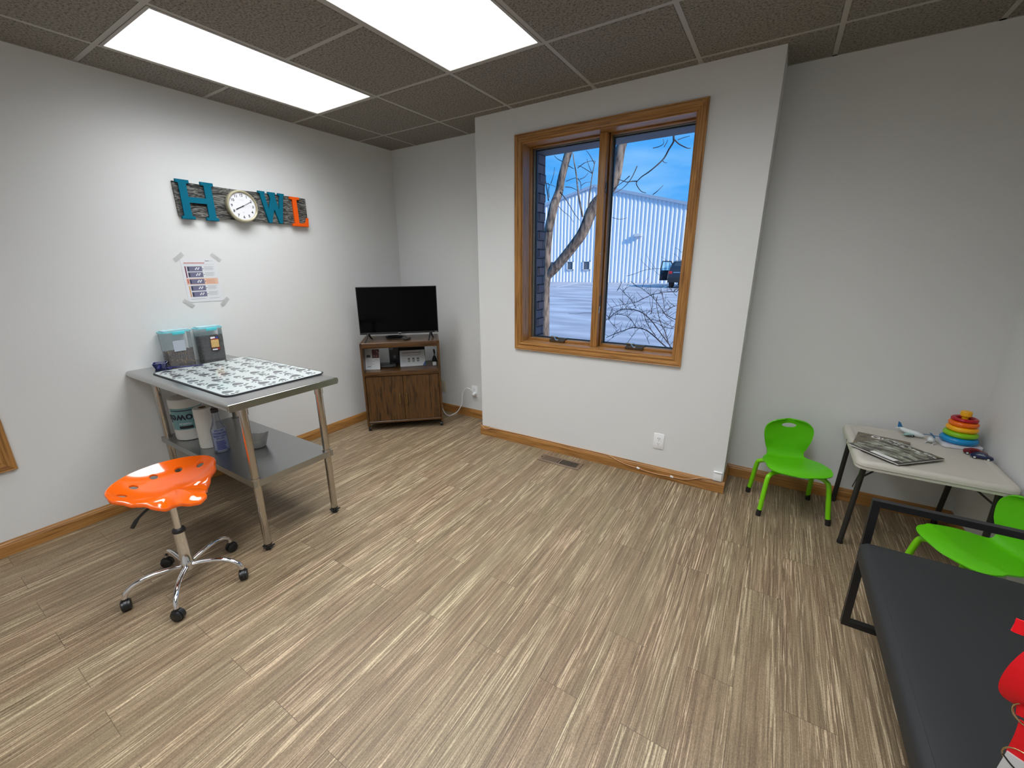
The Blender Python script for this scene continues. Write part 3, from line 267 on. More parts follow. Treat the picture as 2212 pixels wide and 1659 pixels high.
def floor_mat():
    m, nt, b = newmat('wood_look_vinyl_planks'); setc(b, None, .46, 0, .4); N = nt.nodes.new; L = nt.links.new
    def math_(op, a, bb=None, v=None):
        n = N('ShaderNodeMath'); n.operation = op
        L(a, n.inputs[0])
        if bb is not None: L(bb, n.inputs[1])
        elif v is not None: n.inputs[1].default_value = v
        return n.outputs[0]
    tc = N('ShaderNodeTexCoord'); sp = N('ShaderNodeSeparateXYZ'); L(tc.outputs['Object'], sp.inputs[0])
    cb = N('ShaderNodeCombineXYZ'); L(sp.outputs['Y'], cb.inputs['X']); L(sp.outputs['X'], cb.inputs['Y'])
    br = N('ShaderNodeTexBrick'); br.offset = .37; br.inputs['Scale'].default_value = 1; br.inputs['Brick Width'].default_value = .914; br.inputs['Row Height'].default_value = .1524
    br.inputs['Mortar Size'].default_value = .0009; br.inputs['Mortar Smooth'].default_value = 0; br.inputs['Color1'].default_value = (0, 0, 0, 1); br.inputs['Color2'].default_value = (1, 1, 1, 1); br.inputs['Mortar'].default_value = (.5, .5, .5, 1)
    L(cb.outputs[0], br.inputs['Vector'])
    rnd = N('ShaderNodeSeparateColor'); L(br.outputs['Color'], rnd.inputs[0])
    off = math_('MULTIPLY', rnd.outputs[0], v=2.0)
    # slow warp makes the cathedral figures
    def streak(sx, sy, det, dist, scale=1.0):
        c2 = N('ShaderNodeCombineXYZ'); L(math_('MULTIPLY', sp.outputs['X'], v=sx), c2.inputs[0]); L(math_('MULTIPLY', sp.outputs['Y'], v=sy), c2.inputs[1]); L(off, c2.inputs[2])
        n = N('ShaderNodeTexNoise'); n.inputs['Scale'].default_value = scale; n.inputs['Detail'].default_value = det; n.inputs['Distortion'].default_value = dist
        L(c2.outputs[0], n.inputs['Vector']); return n.outputs['Fac']
    s1 = streak(190, 3.6, 2, 1.1); s2 = streak(26, .9, 2, .3); s3 = streak(7, .7, 2, .2); s4 = streak(60, 1.1, 3, .2); grit = streak(300, 190, 3, 0)
    # base tone: taupe with soft long bands
    cr = N('ShaderNodeValToRGB'); e = cr.color_ramp.elements; L(s4, cr.inputs['Fac'])
    e[0].position = .32; e[0].color = (*srgb(111, 95, 75), 1); e[1].position = .68; e[1].color = (*srgb(136, 119, 96), 1)
    # fine pale grain lines, gathered in clusters
    ln = N('ShaderNodeMapRange'); L(s1, ln.inputs['Value']); ln.inputs['From Min'].default_value = .54; ln.inputs['From Max'].default_value = .58
    cl = N('ShaderNodeMapRange'); L(s2, cl.inputs['Value']); cl.inputs['From Min'].default_value = .40; cl.inputs['From Max'].default_value = .62; cl.inputs['To Min'].default_value = .10; cl.inputs['To Max'].default_value = .62
    mk = math_('MULTIPLY', ln.outputs[0], cl.outputs[0])
    mu = N('ShaderNodeMix'); mu.data_type = 'RGBA'; L(mk, mu.inputs['Factor']); L(cr.outputs['Color'], mu.inputs['A']); mu.inputs['B'].default_value = (*srgb(206, 188, 160), 1)
    dk = N('ShaderNodeMapRange'); L(s1, dk.inputs['Value']); dk.inputs['From Min'].default_value = .47; dk.inputs['From Max'].default_value = .36; dk.inputs['To Min'].default_value = 0; dk.inputs['To Max'].default_value = .42
    md = N('ShaderNodeMix'); md.data_type = 'RGBA'; L(dk.outputs[0], md.inputs['Factor']); L(mu.outputs['Result'], md.inputs['A']); md.inputs['B'].default_value = (*srgb(72, 59, 44), 1)
    c3 = N('ShaderNodeValToRGB'); e = c3.color_ramp.elements; L(s3, c3.inputs['Fac']); e[0].position = .35; e[0].color = (1.0, .93, .89, 1); e[1].position = .65; e[1].color = (1.02, 1.04, .98, 1)
    m2 = N('ShaderNodeMix'); m2.data_type = 'RGBA'; m2.blend_type = 'MULTIPLY'; m2.inputs['Factor'].default_value = 1; m2.clamp_result = False
    L(md.outputs['Result'], m2.inputs['A']); L(c3.outputs['Color'], m2.inputs['B'])
    gr = N('ShaderNodeMapRange'); L(grit, gr.inputs['Value']); gr.inputs['From Min'].default_value = .3; gr.inputs['From Max'].default_value = .7; gr.inputs['To Min'].default_value = .78; gr.inputs['To Max'].default_value = 1.28
    m3 = N('ShaderNodeVectorMath'); m3.operation = 'SCALE'; L(m2.outputs['Result'], m3.inputs[0]); L(gr.outputs[0], m3.inputs['Scale'])
    ms = N('ShaderNodeMix'); ms.data_type = 'RGBA'; L(math_('MULTIPLY', br.outputs['Fac'], v=.7), ms.inputs['Factor']); L(m3.outputs[0], ms.inputs['A']); ms.inputs['B'].default_value = (*srgb(66, 54, 42), 1)
    L(ms.outputs['Result'], b.inputs['Base Color'])
    bp = N('ShaderNodeBump'); bp.inputs['Strength'].default_value = .25; bp.inputs['Distance'].default_value = .001; L(s1, bp.inputs['Height']); L(bp.outputs[0], b.inputs['Normal'])
    return m
bm = BM(); box(bm, -.12, YN - .1, -.05, XR + .36, YB + .05, 0)
struct(obj('floor', bm, floor_mat(), smooth=0))

def tile_mat():
    m, nt, b = newmat('textured_ceiling_tile'); setc(b, None, .95, 0, .1); N = nt.nodes.new; L = nt.links.new
    tc = N('ShaderNodeTexCoord')
    n1 = N('ShaderNodeTexNoise'); n1.inputs['Scale'].default_value = 95; n1.inputs['Detail'].default_value = 4; n1.inputs['Roughness'].default_value = .7
    n2 = N('ShaderNodeTexNoise'); n2.inputs['Scale'].default_value = 46; n2.inputs['Detail'].default_value = 3
    L(tc.outputs['Object'], n1.inputs['Vector']); L(tc.outputs['Object'], n2.inputs['Vector'])
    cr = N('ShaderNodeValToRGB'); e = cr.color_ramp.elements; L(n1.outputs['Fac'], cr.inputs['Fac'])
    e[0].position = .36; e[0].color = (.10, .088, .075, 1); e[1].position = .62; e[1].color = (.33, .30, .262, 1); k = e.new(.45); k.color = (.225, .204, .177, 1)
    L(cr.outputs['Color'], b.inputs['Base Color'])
    ad = N('ShaderNodeMath'); ad.operation = 'ADD'; L(n1.outputs['Fac'], ad.inputs[0]); L(n2.outputs['Fac'], ad.inputs[1])
    bp = N('ShaderNodeBump'); bp.inputs['Strength'].default_value = .9; bp.inputs['Distance'].default_value = .006
    L(ad.outputs[0], bp.inputs['Height']); L(bp.outputs[0], b.inputs['Normal']); return m
GRID = pm('ceiling_grid_metal', (.40, .375, .34), .5, 0, .3)
LIGHTS = [(0, 'left'), (2, 'right')]                 # grid column of each 2 by 4 ft fixture, rows -2..0
bm = BM()
for i in range(-1, 8):
    for j in range(-7, 3):
        if i in (0, 2, 4) and j in (-2, -1) or i in (2, 4) and j in (-5, -4): continue
        x0, y0 = GX + i * T, GY + j * T; x1, y1 = x0 + T, y0 + T
        x0, x1 = max(x0, 0), min(x1, XR); y0, y1 = max(y0, YN), min(y1, YB)
        if x1 - x0 < .02 or y1 - y0 < .02: continue
        g = .0105
        box(bm, x0 + g, y0 + g, H - .002, x1 - g, y1 - g, H + .016, 0, .005, 1)
for i in range(-1, 9):
    x = GX + i * T
    if x <= 0 or x >= XR: continue
    box(bm, x - .012, YN, H + .002, x + .012, YB, H + .004, 1); box(bm, x - .0115, YN, H, x + .0115, YB, H + .003, 1)
for j in range(-7, 3):
    y = GY + j * T
    if y <= YN or y >= YB: continue
    for i in range(-1, 8):
        x0, x1 = max(GX + i * T, 0), min(GX + (i + 1) * T, XR)
        if x1 - x0 < .01: continue
        if i in (0, 2, 4) and j == -1 or i in (2, 4) and j == -4: continue
        box(bm, x0 + .0115, y - .0115, H, x1 - .0115, y + .0115, H + .003, 1)
box(bm, -.12, YN - .1, H + .09, XR + .36, YB + .16, H + .13, 0)
box(bm, XR, YN, H - .001, XR + .245, 2.90, H + .02, 0)
for y0, y1 in ((YN, YN + .02), (YB - .02, YB)): box(bm, 0, y0, H, XR, y1, H + .003, 1)
for x0, x1 in ((0, .02), (XR - .02, XR)): box(bm, x0, YN + .02, H, x1, YB - .02, H + .0029, 1)
for (x0, y0, x1, y1) in ((BL - .02, YF - .02, BR + .02, YF), (BL - .02, YF, BL, YB), (BR, YF, BR + .02, YB)): box(bm, x0, y0, H - .0012, x1, y1, H + .002, 1)
struct(obj('ceiling', bm, [tile_mat(), GRID], smooth=0))

HT = H + .09
bm = BM()
W2Y0, W2Y1, W2Z0, W2Z1 = -.35, .655, .52, 1.45
box(bm, -.12, YN - .1, 0, 0, W2Y0, HT); box(bm, -.12, W2Y1, 0, 0, YB + .16, HT); box(bm, -.12, W2Y0, 0, 0, W2Y1, W2Z0); box(bm, -.12, W2Y0, W2Z1, 0, W2Y1, HT)
struct(obj('wall_left', bm, WALL, smooth=0))
bm = BM()
for a in ((0, 0, 1.452, HT), (2.97, 0, XR, HT), (1.452, 0, 2.97, .62), (1.452, 2.37, 2.97, HT)):
    box(bm, a[0], YB, a[1], a[2], YB + .05, a[3])
struct(obj('wall_back', bm, WALL, smooth=0))
bm = BM()
for a in ((BL, 0, WX0, HT), (WX1, 0, BR, HT), (WX0, 0, WX1, WZ0), (WX0, WZ1, WX1, HT)):
    box(bm, a[0], YF, a[1], a[2], 3.5, a[3])
for a in ((BL, 0, 1.452, HT), (2.97, 0, BR, HT), (1.452, 0, 2.97, .62), (1.452, 2.37, 2.97, HT)): box(bm, a[0], 3.5, a[1], a[2], YB - .001, a[3])
struct(obj('wall_bay', bm, WALL, smooth=0))
XJ, YJ = 4.56, 2.90                                 # the right wall steps back nearer the camera
bm = BM(); box(bm, XR, YJ, 0, XJ + .12, YB + .05, HT); box(bm, XJ, YN - .1, 0, XJ + .12, YJ, HT); struct(obj('wall_right', bm, WALL, smooth=0))
bm = BM(); box(bm, 0, YN - .1, 0, 4.56, YN, HT); struct(obj('wall_front', bm, WALL, smooth=0))

# baseboards: profile (distance from wall, height)
BP = [(0, 0), (.014, 0), (.014, .058), (.011, .064), (.011, .068), (.006, .076), (.004, .082), (0, .082)]
def baseboard(name, runs, ax):
    bm = BM()
    for p0, p1, nrm in runs:
        p0, p1, nrm = Vector(p0), Vector(p1), Vector(nrm)
        a = [bm.verts.new(p0 + nrm * (d + .0004) + Vector((0, 0, z))) for d, z in BP]; b = [bm.verts.new(p1 + nrm * (d + .0004) + Vector((0, 0, z))) for d, z in BP]; n = len(BP)
        for i in range(n): bm.faces.new((a[i], a[(i + 1) % n], b[(i + 1) % n], b[i]))
        bm.faces.new(a[::-1]); bm.faces.new(b)
    return struct(obj(name, bm, OAK[ax], smooth=0))
baseboard('baseboard_left', [((0, YN, .0005), (0, YB - .015, .0005), (1, 0, 0))], 'y')
baseboard('baseboard_back_left', [((0, YB, .0005), (BL - .001, YB, .0005), (0, -1, 0))], 'x')
baseboard('baseboard_bay', [((BL - .014, YF, .0005), (BR + .014, YF, .0005), (0, -1, 0))], 'x')
baseboard('baseboard_bay_left', [((BL, YF + .001, .0005), (BL, YB - .015, .0005), (-1, 0, 0))], 'y')
baseboard('baseboard_bay_right', [((BR, YF + .001, .0005), (BR, YB - .015, .0005), (1, 0, 0))], 'y')
baseboard('baseboard_back_right', [((BR + .001, YB, .0005), (XR, YB, .0005), (0, -1, 0))], 'x')
baseboard('baseboard_right', [((XR, YJ - .014, .0005), (XR, YB - .015, .0005), (-1, 0, 0)), ((XJ, YN, .0005), (XJ, YJ - .016, .0005), (-1, 0, 0))], 'y')

# ---------------------------------------------------------------- casings (mitred profile swept round a rectangle)
CP = [(0, 0), (0, .010), (.004, .014), (.012, .014), (.016, .0105), (.026, .0105), (.030, .016), (.044, .018), (.050, .015), (.055, .017), (.057, .012), (.057, 0)]
def casing(bm, P, n, inner, w=1.0, mi=0):
    """P(u,v)->Vector on the wall plane, n wall normal, inner=(u0,v0,u1,v1); profile runs outward from the opening; mi picks material per side"""
    u0, v0, u1, v1 = inner
    cor = [((u0, v0), (-1, -1)), ((u1, v0), (1, -1)), ((u1, v1), (1, 1)), ((u0, v1), (-1, 1))]
    rings = []
    for (u, v), (su, sv) in cor: rings.append([P(u + su * d * w, v + sv * d * w) + Vector(n) * h for d, h in CP])
    for k in range(4):
        a = [bm.verts.new(p) for p in rings[k]]; b = [bm.verts.new(p) for p in rings[(k + 1) % 4]]
        for i in range(len(CP) - 1): bm.faces.new((a[i], a[i + 1], b[i + 1], b[i])).material_index = (k % 2)
        bm.faces.new(a[::-1]).material_index = k % 2; bm.faces.new(b).material_index = k % 2
def mk_empty(name, loc=(0, 0, 0)):
    o = bpy.data.objects.new(name, None); C.objects.link(o); o.location = loc; o.empty_display_size = .1; return o

# window_1: twin casement in the bay
W1 = struct(mk_empty('window_1', (2.196, YF, WZ0)), 'twin oak casement window in the bay looking out on a parking lot')
def wobj(name, bm, mats, par=None, sm=30):
    o = obj(name, bm, mats, par or W1, sm)
    if (par or W1) is W1: o.location = -W1.location
    return o
bm = BM(); casing(bm, lambda u, v: Vector((u, YF - .0005, v)), (0, -1, 0), (WX0 + .004, WZ0 + .004, WX1 - .004, WZ1 - .004), .96); wobj('casing', bm, [OAK['x'], OAK['z']])
YG = 3.445
bm = BM()
for a in ((WX0, WZ0, WX0 + .012, WZ1, 1), (WX1 - .012, WZ0, WX1, WZ1, 1), (WX0 + .012, WZ0, WX1 - .012, WZ0 + .012, 0), (WX0 + .012, WZ1 - .012, WX1 - .012, WZ1, 0)):
    box(bm, a[0] + .0003 * (a[4]), YF + .0005, a[1] + .0004, a[2], YG + .054, a[3] - .0004, a[4])
# stepped stops round each light
for x0, x1 in ((WX0 + .012, 2.165), (2.227, WX1 - .012)):
    for a in ((x0, WZ0 + .012, x0 + .008, WZ1 - .012, 1), (x1 - .008, WZ0 + .012, x1, WZ1 - .012, 1), (x0 + .008, WZ0 + .012, x1 - .008, WZ0 + .030, 0), (x0 + .008, WZ1 - .022, x1 - .008, WZ1 - .012, 0)):
        box(bm, a[0], YG - .052, a[1], a[2], YG - .02, a[3], a[4], .003, 2)
wobj('jamb', bm, [OAK['x'], OAK['z']])
bm = BM(); box(bm, 2.1705, 3.345, WZ0 + .0125, 2.2215, YG + .05, WZ1 - .0125, 0, .004, 2); wobj('mullion', bm, [OAK['z']])
SASH = pm('grey_aluminium_clad_sash', srgb(112, 116, 112), .4, .3, .5)
GASK = pm('black_rubber_gasket', (.012, .013, .016), .5)
PANE = glass('window_glass', (.95, .97, .98), .02)
for x0, x1 in ((WX0 + .020, 2.168), (2.224, WX1 - .020)):
    z0, z1 = WZ0 + .018, WZ1 - .014
    s = BM(); w = .014
    for a in ((x0, z0, x0 + w, z1), (x1 - w, z0, x1, z1), (x0 + w, z0, x1 - w, z0 + w), (x0 + w, z1 - w, x1 - w, z1)): box(s, a[0], YG - .02, a[1], a[2], YG + .03, a[3], 0, .003, 2)
    so_ = wobj('sash', s, SASH)
    g = BM(); x2, x3, z2, z3 = x0 + w, x1 - w, z0 + w, z1 - w; w = .007
    for a in ((x2, z2, x2 + w, z3), (x3 - w, z2, x3, z3), (x2 + w, z2, x3 - w, z2 + w), (x2 + w, z3 - w, x3 - w, z3)): box(g, a[0], YG - .006, a[1], a[2], YG + .012, a[3])
    obj('gasket', g, GASK, so_, 0)
    g = BM(); box(g, x2 + .003, YG, z2 + .003, x3 - .003, YG + .004, z3 - .003); obj('pane', g, PANE, so_, 0)
BRZ = pm('bronze_window_hardware', srgb(96, 86, 72), .35, .7); CHR = pm('bright_steel_hardware', (.7, .7, .68), .22, 1)
for xc in (1.888, 2.488):
    b = BM(); z0 = WZ0 + .012
    obox(b, (xc, YG - .062, z0 + .012), .125, .034, .022, (.25, 0, 0), 0, .006); box(b, xc - .06, YG - .05, z0 + .02, xc + .066, YG - .022, z0 + .034, 0, .004)
    cr_ = wobj('crank_operator', b, BRZ)
    b = BM(); lathe(b, [(.0085, 0), (.0095, .004), (.006, .014), (.004, .016)], (xc + .004, YG - .079, z0 + .016), 12, axis='Y'); sqtube(b, (xc, YG - .084, z0 + .02), (xc - .02, YG - .080, z0 + .040), .008, .004); box(b, xc - .064, YG - .055, z0 + .036, xc - .006, YG - .035, z0 + .044, 0, .002)
    obj('crank_handle', b, CHR, cr_, 30)
for z0, z1 in ((1.15, 1.255), (1.93, 1.998)):
    b = BM(); box(b, 2.2218, 3.365, z0, 2.2262, 3.383, z1, 0, .002); lk = wobj('sash_lock', b, BRZ)
    b = BM(); sqtube(b, (2.224, 3.362, z0 + .03), (2.225, 3.352, z0 - .02 if z0 < 1.5 else z0 + .01), .006, .004); obj('lock_lever', b, CHR, lk, 0)
b = BM()
for x, z in ((1.642, 1.56), (2.219, 1.54), (2.232, 1.56)): lathe(b, [(.004, 0), (.004, .004), (.002, .006)], (x, YG - .026 if x != 2.219 else 3.339, z), 8, axis='Y')
wobj('stop_button', b, CHR)

# window_2: only the lower right corner of its casing shows at the left edge
W2 = struct(mk_empty('window_2', (0, .15, W2Z0)), 'oak-cased interior window low on the left wall')
def w2(name, bm, mats):
    o = obj(name, bm, mats, W2, 30); o.location = -W2.location; return o
bm = BM(); casing(bm, lambda u, v: Vector((.0005, u, v)), (1, 0, 0), (W2Y0 + .004, W2Z0 + .004, W2Y1 - .004, W2Z1 - .004), 1.16); w2('casing', bm, [OAK['y'], OAK['z']])
bm = BM()
for a in ((W2Y0, W2Z0, W2Y0 + .012, W2Z1), (W2Y1 - .012, W2Z0, W2Y1, W2Z1), (W2Y0 + .012, W2Z0, W2Y1 - .012, W2Z0 + .012), (W2Y0 + .012, W2Z1 - .012, W2Y1 - .012, W2Z1)): box(bm, -.119, a[0], a[1], 0, a[2], a[3])
w2('jamb', bm, OAK['z'])
bm = BM(); box(bm, -.064, W2Y0 + .012, W2Z0 + .012, -.060, W2Y1 - .012, W2Z1 - .012); w2('pane', bm, PANE)
bm = BM(); box(bm, -.118, W2Y0 + .012, W2Z0 + .012, -.110, W2Y1 - .012, W2Z1 - .012); w2('blind', bm, pm('closed_blind_fabric', (.45, .43, .40), .8))

# ---------------------------------------------------------------- ceiling lights
def diffuser_mat():
    m = bpy.data.materials.new('prismatic_lens'); m.use_nodes = True; nt = m.node_tree; nt.nodes.clear(); N = nt.nodes.new; L = nt.links.new
    tc = N('ShaderNodeTexCoord'); bp = N('ShaderNodeBump'); vo = N('ShaderNodeTexVoronoi'); vo.inputs['Scale'].default_value = 150; L(tc.outputs['Object'], vo.inputs['Vector'])
    bp.inputs['Strength'].default_value = .3; bp.inputs['Distance'].default_value = .001; L(vo.outputs['Distance'], bp.inputs['Height'])
    # a prismatic lens throws most of its light downwards: luminance falls off away from the panel's normal
    ge = N('ShaderNodeNewGeometry'); dt = N('ShaderNodeVectorMath'); dt.operation = 'DOT_PRODUCT'; L(ge.outputs['Incoming'], dt.inputs[0]); L(ge.outputs['True Normal'], dt.inputs[1])
    ab = N('ShaderNodeMath'); ab.operation = 'ABSOLUTE'; L(dt.outputs['Value'], ab.inputs[0]); pw = N('ShaderNodeMath'); pw.operation = 'POWER'; L(ab.outputs[0], pw.inputs[0]); pw.inputs[1].default_value = 2.3
    st_ = N('ShaderNodeMath'); st_.operation = 'MULTIPLY_ADD'; L(pw.outputs[0], st_.inputs[0]); st_.inputs[1].default_value = LAMP; st_.inputs[2].default_value = LAMP * .012
    em = N('ShaderNodeEmission'); em.inputs['Color'].default_value = (.955, .98, 1, 1); bf = N('ShaderNodeMath'); bf.operation = 'SUBTRACT'; bf.inputs[0].default_value = 1; L(ge.outputs['Backfacing'], bf.inputs[1]); s2_ = N('ShaderNodeMath'); s2_.operation = 'MULTIPLY'; L(st_.outputs[0], s2_.inputs[0]); L(bf.outputs[0], s2_.inputs[1])
    L(s2_.outputs[0], em.inputs['Strength'])
    tl = N('ShaderNodeBsdfTranslucent'); tl.inputs['Color'].default_value = (.93, .96, 1, 1); L(bp.outputs[0], tl.inputs['Normal'])
    ad = N('ShaderNodeAddShader'); out = N('ShaderNodeOutputMaterial'); L(em.outputs[0], ad.inputs[0]); L(tl.outputs[0], ad.inputs[1]); L(ad.outputs[0], out.inputs['Surface'])
    return m
LAMP = 16.5
LENS = diffuser_mat(); WHT = pm('white_enamel', (.75, .76, .75), .4); TUBE = emis('fluorescent_tube_glow', (.88, .94, 1), 2.4)
def ceiling_light(i, label, j=0):
    x0, y0 = GX + i * T + .0125, GY - (2 - j) * T + .0125; x1, y1 = x0 + T - .025, y0 + 2 * T - .025; cx_, cy_ = (x0 + x1) / 2, (y0 + y1) / 2
    t = thing('ceiling_light', label, 'light', (cx_, cy_, H), 0, 'fluorescent troffers in the ceiling grid')
    a, b2 = (x1 - x0) / 2, (y1 - y0) / 2
    b = BM()
    for q in ((-a, -b2, -a + .014, b2), (a - .014, -b2, a, b2), (-a + .014, -b2, a - .014, -b2 + .014), (-a + .014, b2 - .014, a - .014, b2)): box(b, q[0], q[1], -.003, q[2], q[3], .012)
    obj('frame', b, GRID, t, 0)
    b = BM(); box(b, -a + .001, -b2 + .001, .080, a - .001, b2 - .001, .086)
    for s in (-1, 1): box(b, s * (a - .003) - .002, -b2 + .001, .012, s * (a - .003) + .002, b2 - .001, .08); box(b, -a + .006, s * (b2 - .003) - .002, .012, a - .006, s * (b2 - .003) + .002, .08)
    obj('housing', b, WHT, t, 0)
    b = BM(); f_ = b.faces.new([b.verts.new(v) for v in ((-a + .014, -b2 + .014, .001), (-a + .014, b2 - .014, .001), (a - .014, b2 - .014, .001), (a - .014, -b2 + .014, .001))])
    me = bpy.data.meshes.new('diffuser'); f_.normal_update()
    if f_.normal.z > 0: f_.normal_flip()
    b.to_mesh(me); b.free(); me.materials.append(LENS); o_ = bpy.data.objects.new('diffuser', me); C.objects.link(o_); o_.parent = t
    for k in (-.17, -.02, .13):
        b = BM(); tube(b, [(k, -b2 + .06, .05), (k, b2 - .06, .05)], .0125, 12); obj('fluorescent_tube', b, TUBE, t)
ceiling_light(0, 'left-hand fluorescent ceiling light, the whole panel in view above the sign wall')
ceiling_light(4, 'added unseen fluorescent ceiling light behind the photographer, over the bench end', -3)  # unseen panel, added to brighten the lower right of the room
ceiling_light(2, 'added unseen fluorescent ceiling light behind the photographer, over the middle of the floor', -3)  # unseen panel, added to lift the bay wall and lower walls
ceiling_light(4, 'fluorescent ceiling light above the photographer, nearest the bench wall')
ceiling_light(2, 'fluorescent ceiling light in front of the window, cut by the top edge of the photo')
# ================================================================= SMALL WALL AND FLOOR FITTINGS
WPL = pm('white_plastic', (.88, .89, .90), .35); BLK = pm('black_plastic', (.012, .012, .013), .45); DK = pm('dark_slot', (.01, .01, .01), .7)
def outlet(x, z, y, label, mat=None, plain=False):
    t = thing('wall_outlet', label, 'outlet', (x, y, z))
    b = BM(); box(b, -.035, -.0055, -.0575, .035, -.0004, .0575, 0, .0025); obj('cover_plate', b, mat or WPL, t)
    for s in (1, -1):
        b = BM(); lathe(b, [(.0165, -.0075), (.0168, -.0054)], (0, 0, s * .0195), 20, axis='Y'); f_ = obj('receptacle', b, mat or WPL, t)
        b = BM()
        for dx, h in ((-.0062, .0075), (.0062, .0062)): box(b, dx - .0012, -.0079, s * .0195 - h / 2 + .003, dx + .0012, -.0076, s * .0195 + h / 2 + .003)
        lathe(b, [(.0024, -.0079), (.0024, -.0076)], (0, 0, s * .0195 - .007), 10, axis='Y'); obj('slots', b, DK, f_, 0)
    b = BM(); lathe(b, [(.0028, -.0068), (.0028, -.0055)], (0, 0, 0), 10, axis='Y'); obj('screw', b, CHR, t)
    return t
outlet(2.736, .275, YF, 'white duplex outlet on the bay wall below the window')
outlet(.908, .273, YB, 'white duplex outlet in the corner with a white cord plugged in')
outlet(.506, .267, YB, 'cream wall outlet mostly hidden behind the television cart', pm('cream_plastic', srgb(214, 204, 178), .4))
b = BM(); 
pts = [(.918, 3.575, .262), (.918, 3.545, .27), (.912, 3.525, .305), (.885, 3.52, .318), (.862, 3.52, .315), (.825, 3.52, .285), (.807, 3.52, .237), (.797, 3.52, .149), (.775, 3.515, .10), (.746, 3.505, .055), (.70, 3.48, .022), (.66, 3.47, .008), (.60, 3.49, .012), (.55, 3.51, .05), (.52, 3.54, .08)]
def smooth_path(pts, n=4):
    P = [Vector(p) for p in pts]; out = []
    for i in range(len(P) - 1):
        p0, p1, p2, p3 = P[max(i - 1, 0)], P[i], P[i + 1], P[min(i + 2, len(P) - 1)]
        for k in range(n):
            t = k / n; out.append(.5 * ((2 * p1) + (-p0 + p2) * t + (2 * p0 - 5 * p1 + 4 * p2 - p3) * t * t + (-p0 + 3 * p1 - 3 * p2 + p3) * t ** 3))
    out.append(P[-1]); return out
t = thing('power_cord', 'white power cord looping from the corner outlet to behind the cart', 'cord', (.918, 3.575, .262))
tube(b, [p - Vector((.918, 3.575, .262)) for p in smooth_path(pts[1:])], .0042, 8); obj('cable', b, WPL, t)
b = BM(); lathe(b, [(.012, -.032), (.017, -.028), (.018, -.006), (.016, .0085)], (0, 0, -.008), 16, axis='Y'); obj('plug', b, WPL, t)
# thin cable along the bay baseboard
cab = [(1.20, 3.2665, .105), (1.215, 3.266, .088), (1.245, 3.264, .068), (1.269, 3.264, .062), (1.31, 3.266, .078), (1.353, 3.2665, .0855), (1.694, 3.274, .0845), (2.05, 3.274, .0845), (2.36, 3.274, .0845), (2.40, 3.266, .085), (2.47, 3.2645, .059), (2.549, 3.2645, .045), (2.615, 3.2645, .040), (2.708, 3.2645, .030), (2.78, 3.2645, .031), (2.84, 3.2645, .036), (2.925, 3.2645, .040), (2.99, 3.2645, .062), (3.043, 3.267, .0835), (3.10, 3.273, .0845)]
t = thing('speaker_wire', 'thin brown wire tacked along the baseboard under the window', 'wire', (2.2, 3.27, .08))
b = BM(); tube(b, [p - Vector((2.2, 3.27, .08)) for p in smooth_path(cab)], .0027, 6); obj('wire', b, pm('brown_wire_sheath', srgb(200, 154, 112), .5), t)
for x, z in ((2.615, .041), (2.848, .037)):
    b = BM(); obox(b, (x - 2.2, 3.264 - 3.27, z - .08), .022, .009, .013, (0, .25, 0), 0, .003); obj('wire_clip', b, WPL, t)
t = thing('door_sensor', 'small square white sensor at the lower right corner of the bay wall', 'sensor', (3.128, YF, .113))
b = BM(); box(b, -.026, -.016, -.030, .024, -.0004, .036, 0, .003); obj('housing', b, WPL, t)
b = BM(); box(b, -.026, -.021, .031, .024, -.0165, .036, 0, .0012); lathe(b, [(.003, -.0225), (.003, -.0212)], (0, 0, .0335), 8, axis='Y'); obj('top_lip', b, WPL, t)
# floor register
t = thing('floor_vent', 'brown metal heating vent set in the floor below the window', 'vent', (2.056, 3.134, 0))
BRN = pm('taupe_enamel_register', srgb(128, 110, 92), .35, .3)
b = BM()
for q in ((-.17, -.06, .17, -.040), (-.17, .040, .17, .06), (-.17, -.040, -.145, .040), (.145, -.040, .17, .040), (-.007, -.040, .007, .040)): box(b, q[0], q[1], .0005, q[2], q[3], .006, 0, .0015, 1)
obj('frame', b, BRN, t)
b = BM(); box(b, -.146, -.041, .0004, .146, .041, .0012); obj('duct_opening', b, DK, t, 0)
b = BM()
for i in range(24):
    x = -.139 + i * .0121
    if abs(x) < .010: continue
    obox(b, (x, 0, .0035), .0028 if x > 0 else .0065, .081, .0045, (0, .35, 0))
obj('louvres', b, BRN, t, 0)
b = BM(); box(b, -.158, -.010, .0062, -.1545, .006, .011); obj('damper_lever', b, DK, t)

# ================================================================= SIGN, CLOCK, POSTER
def barn_mat():
    m, nt, b = newmat('weathered_grey_barnwood'); setc(b, None, .8); N = nt.nodes.new; L = nt.links.new
    tc = N('ShaderNodeTexCoord'); mp = N('ShaderNodeMapping'); mp.inputs['Scale'].default_value = (9, 9, 52); L(tc.outputs['Object'], mp.inputs['Vector'])
    n = N('ShaderNodeTexNoise'); n.inputs['Scale'].default_value = 1.6; n.inputs['Detail'].default_value = 4; n.inputs['Distortion'].default_value = 1.6; L(mp.outputs[0], n.inputs['Vector'])
    cr = N('ShaderNodeValToRGB'); e = cr.color_ramp.elements; e[0].position = .40; e[0].color = (*srgb(30, 29, 29), 1); e[1].position = .62; e[1].color = (*srgb(128, 126, 120), 1); k = e.new(.5); k.color = (*srgb(74, 73, 70), 1)
    L(n.outputs['Fac'], cr.inputs['Fac']); L(cr.outputs['Color'], b.inputs['Base Color'])
    bp = N('ShaderNodeBump'); bp.inputs['Strength'].default_value = .6; bp.inputs['Distance'].default_value = .002; L(n.outputs['Fac'], bp.inputs['Height']); L(bp.outputs[0], b.inputs['Normal']); return m
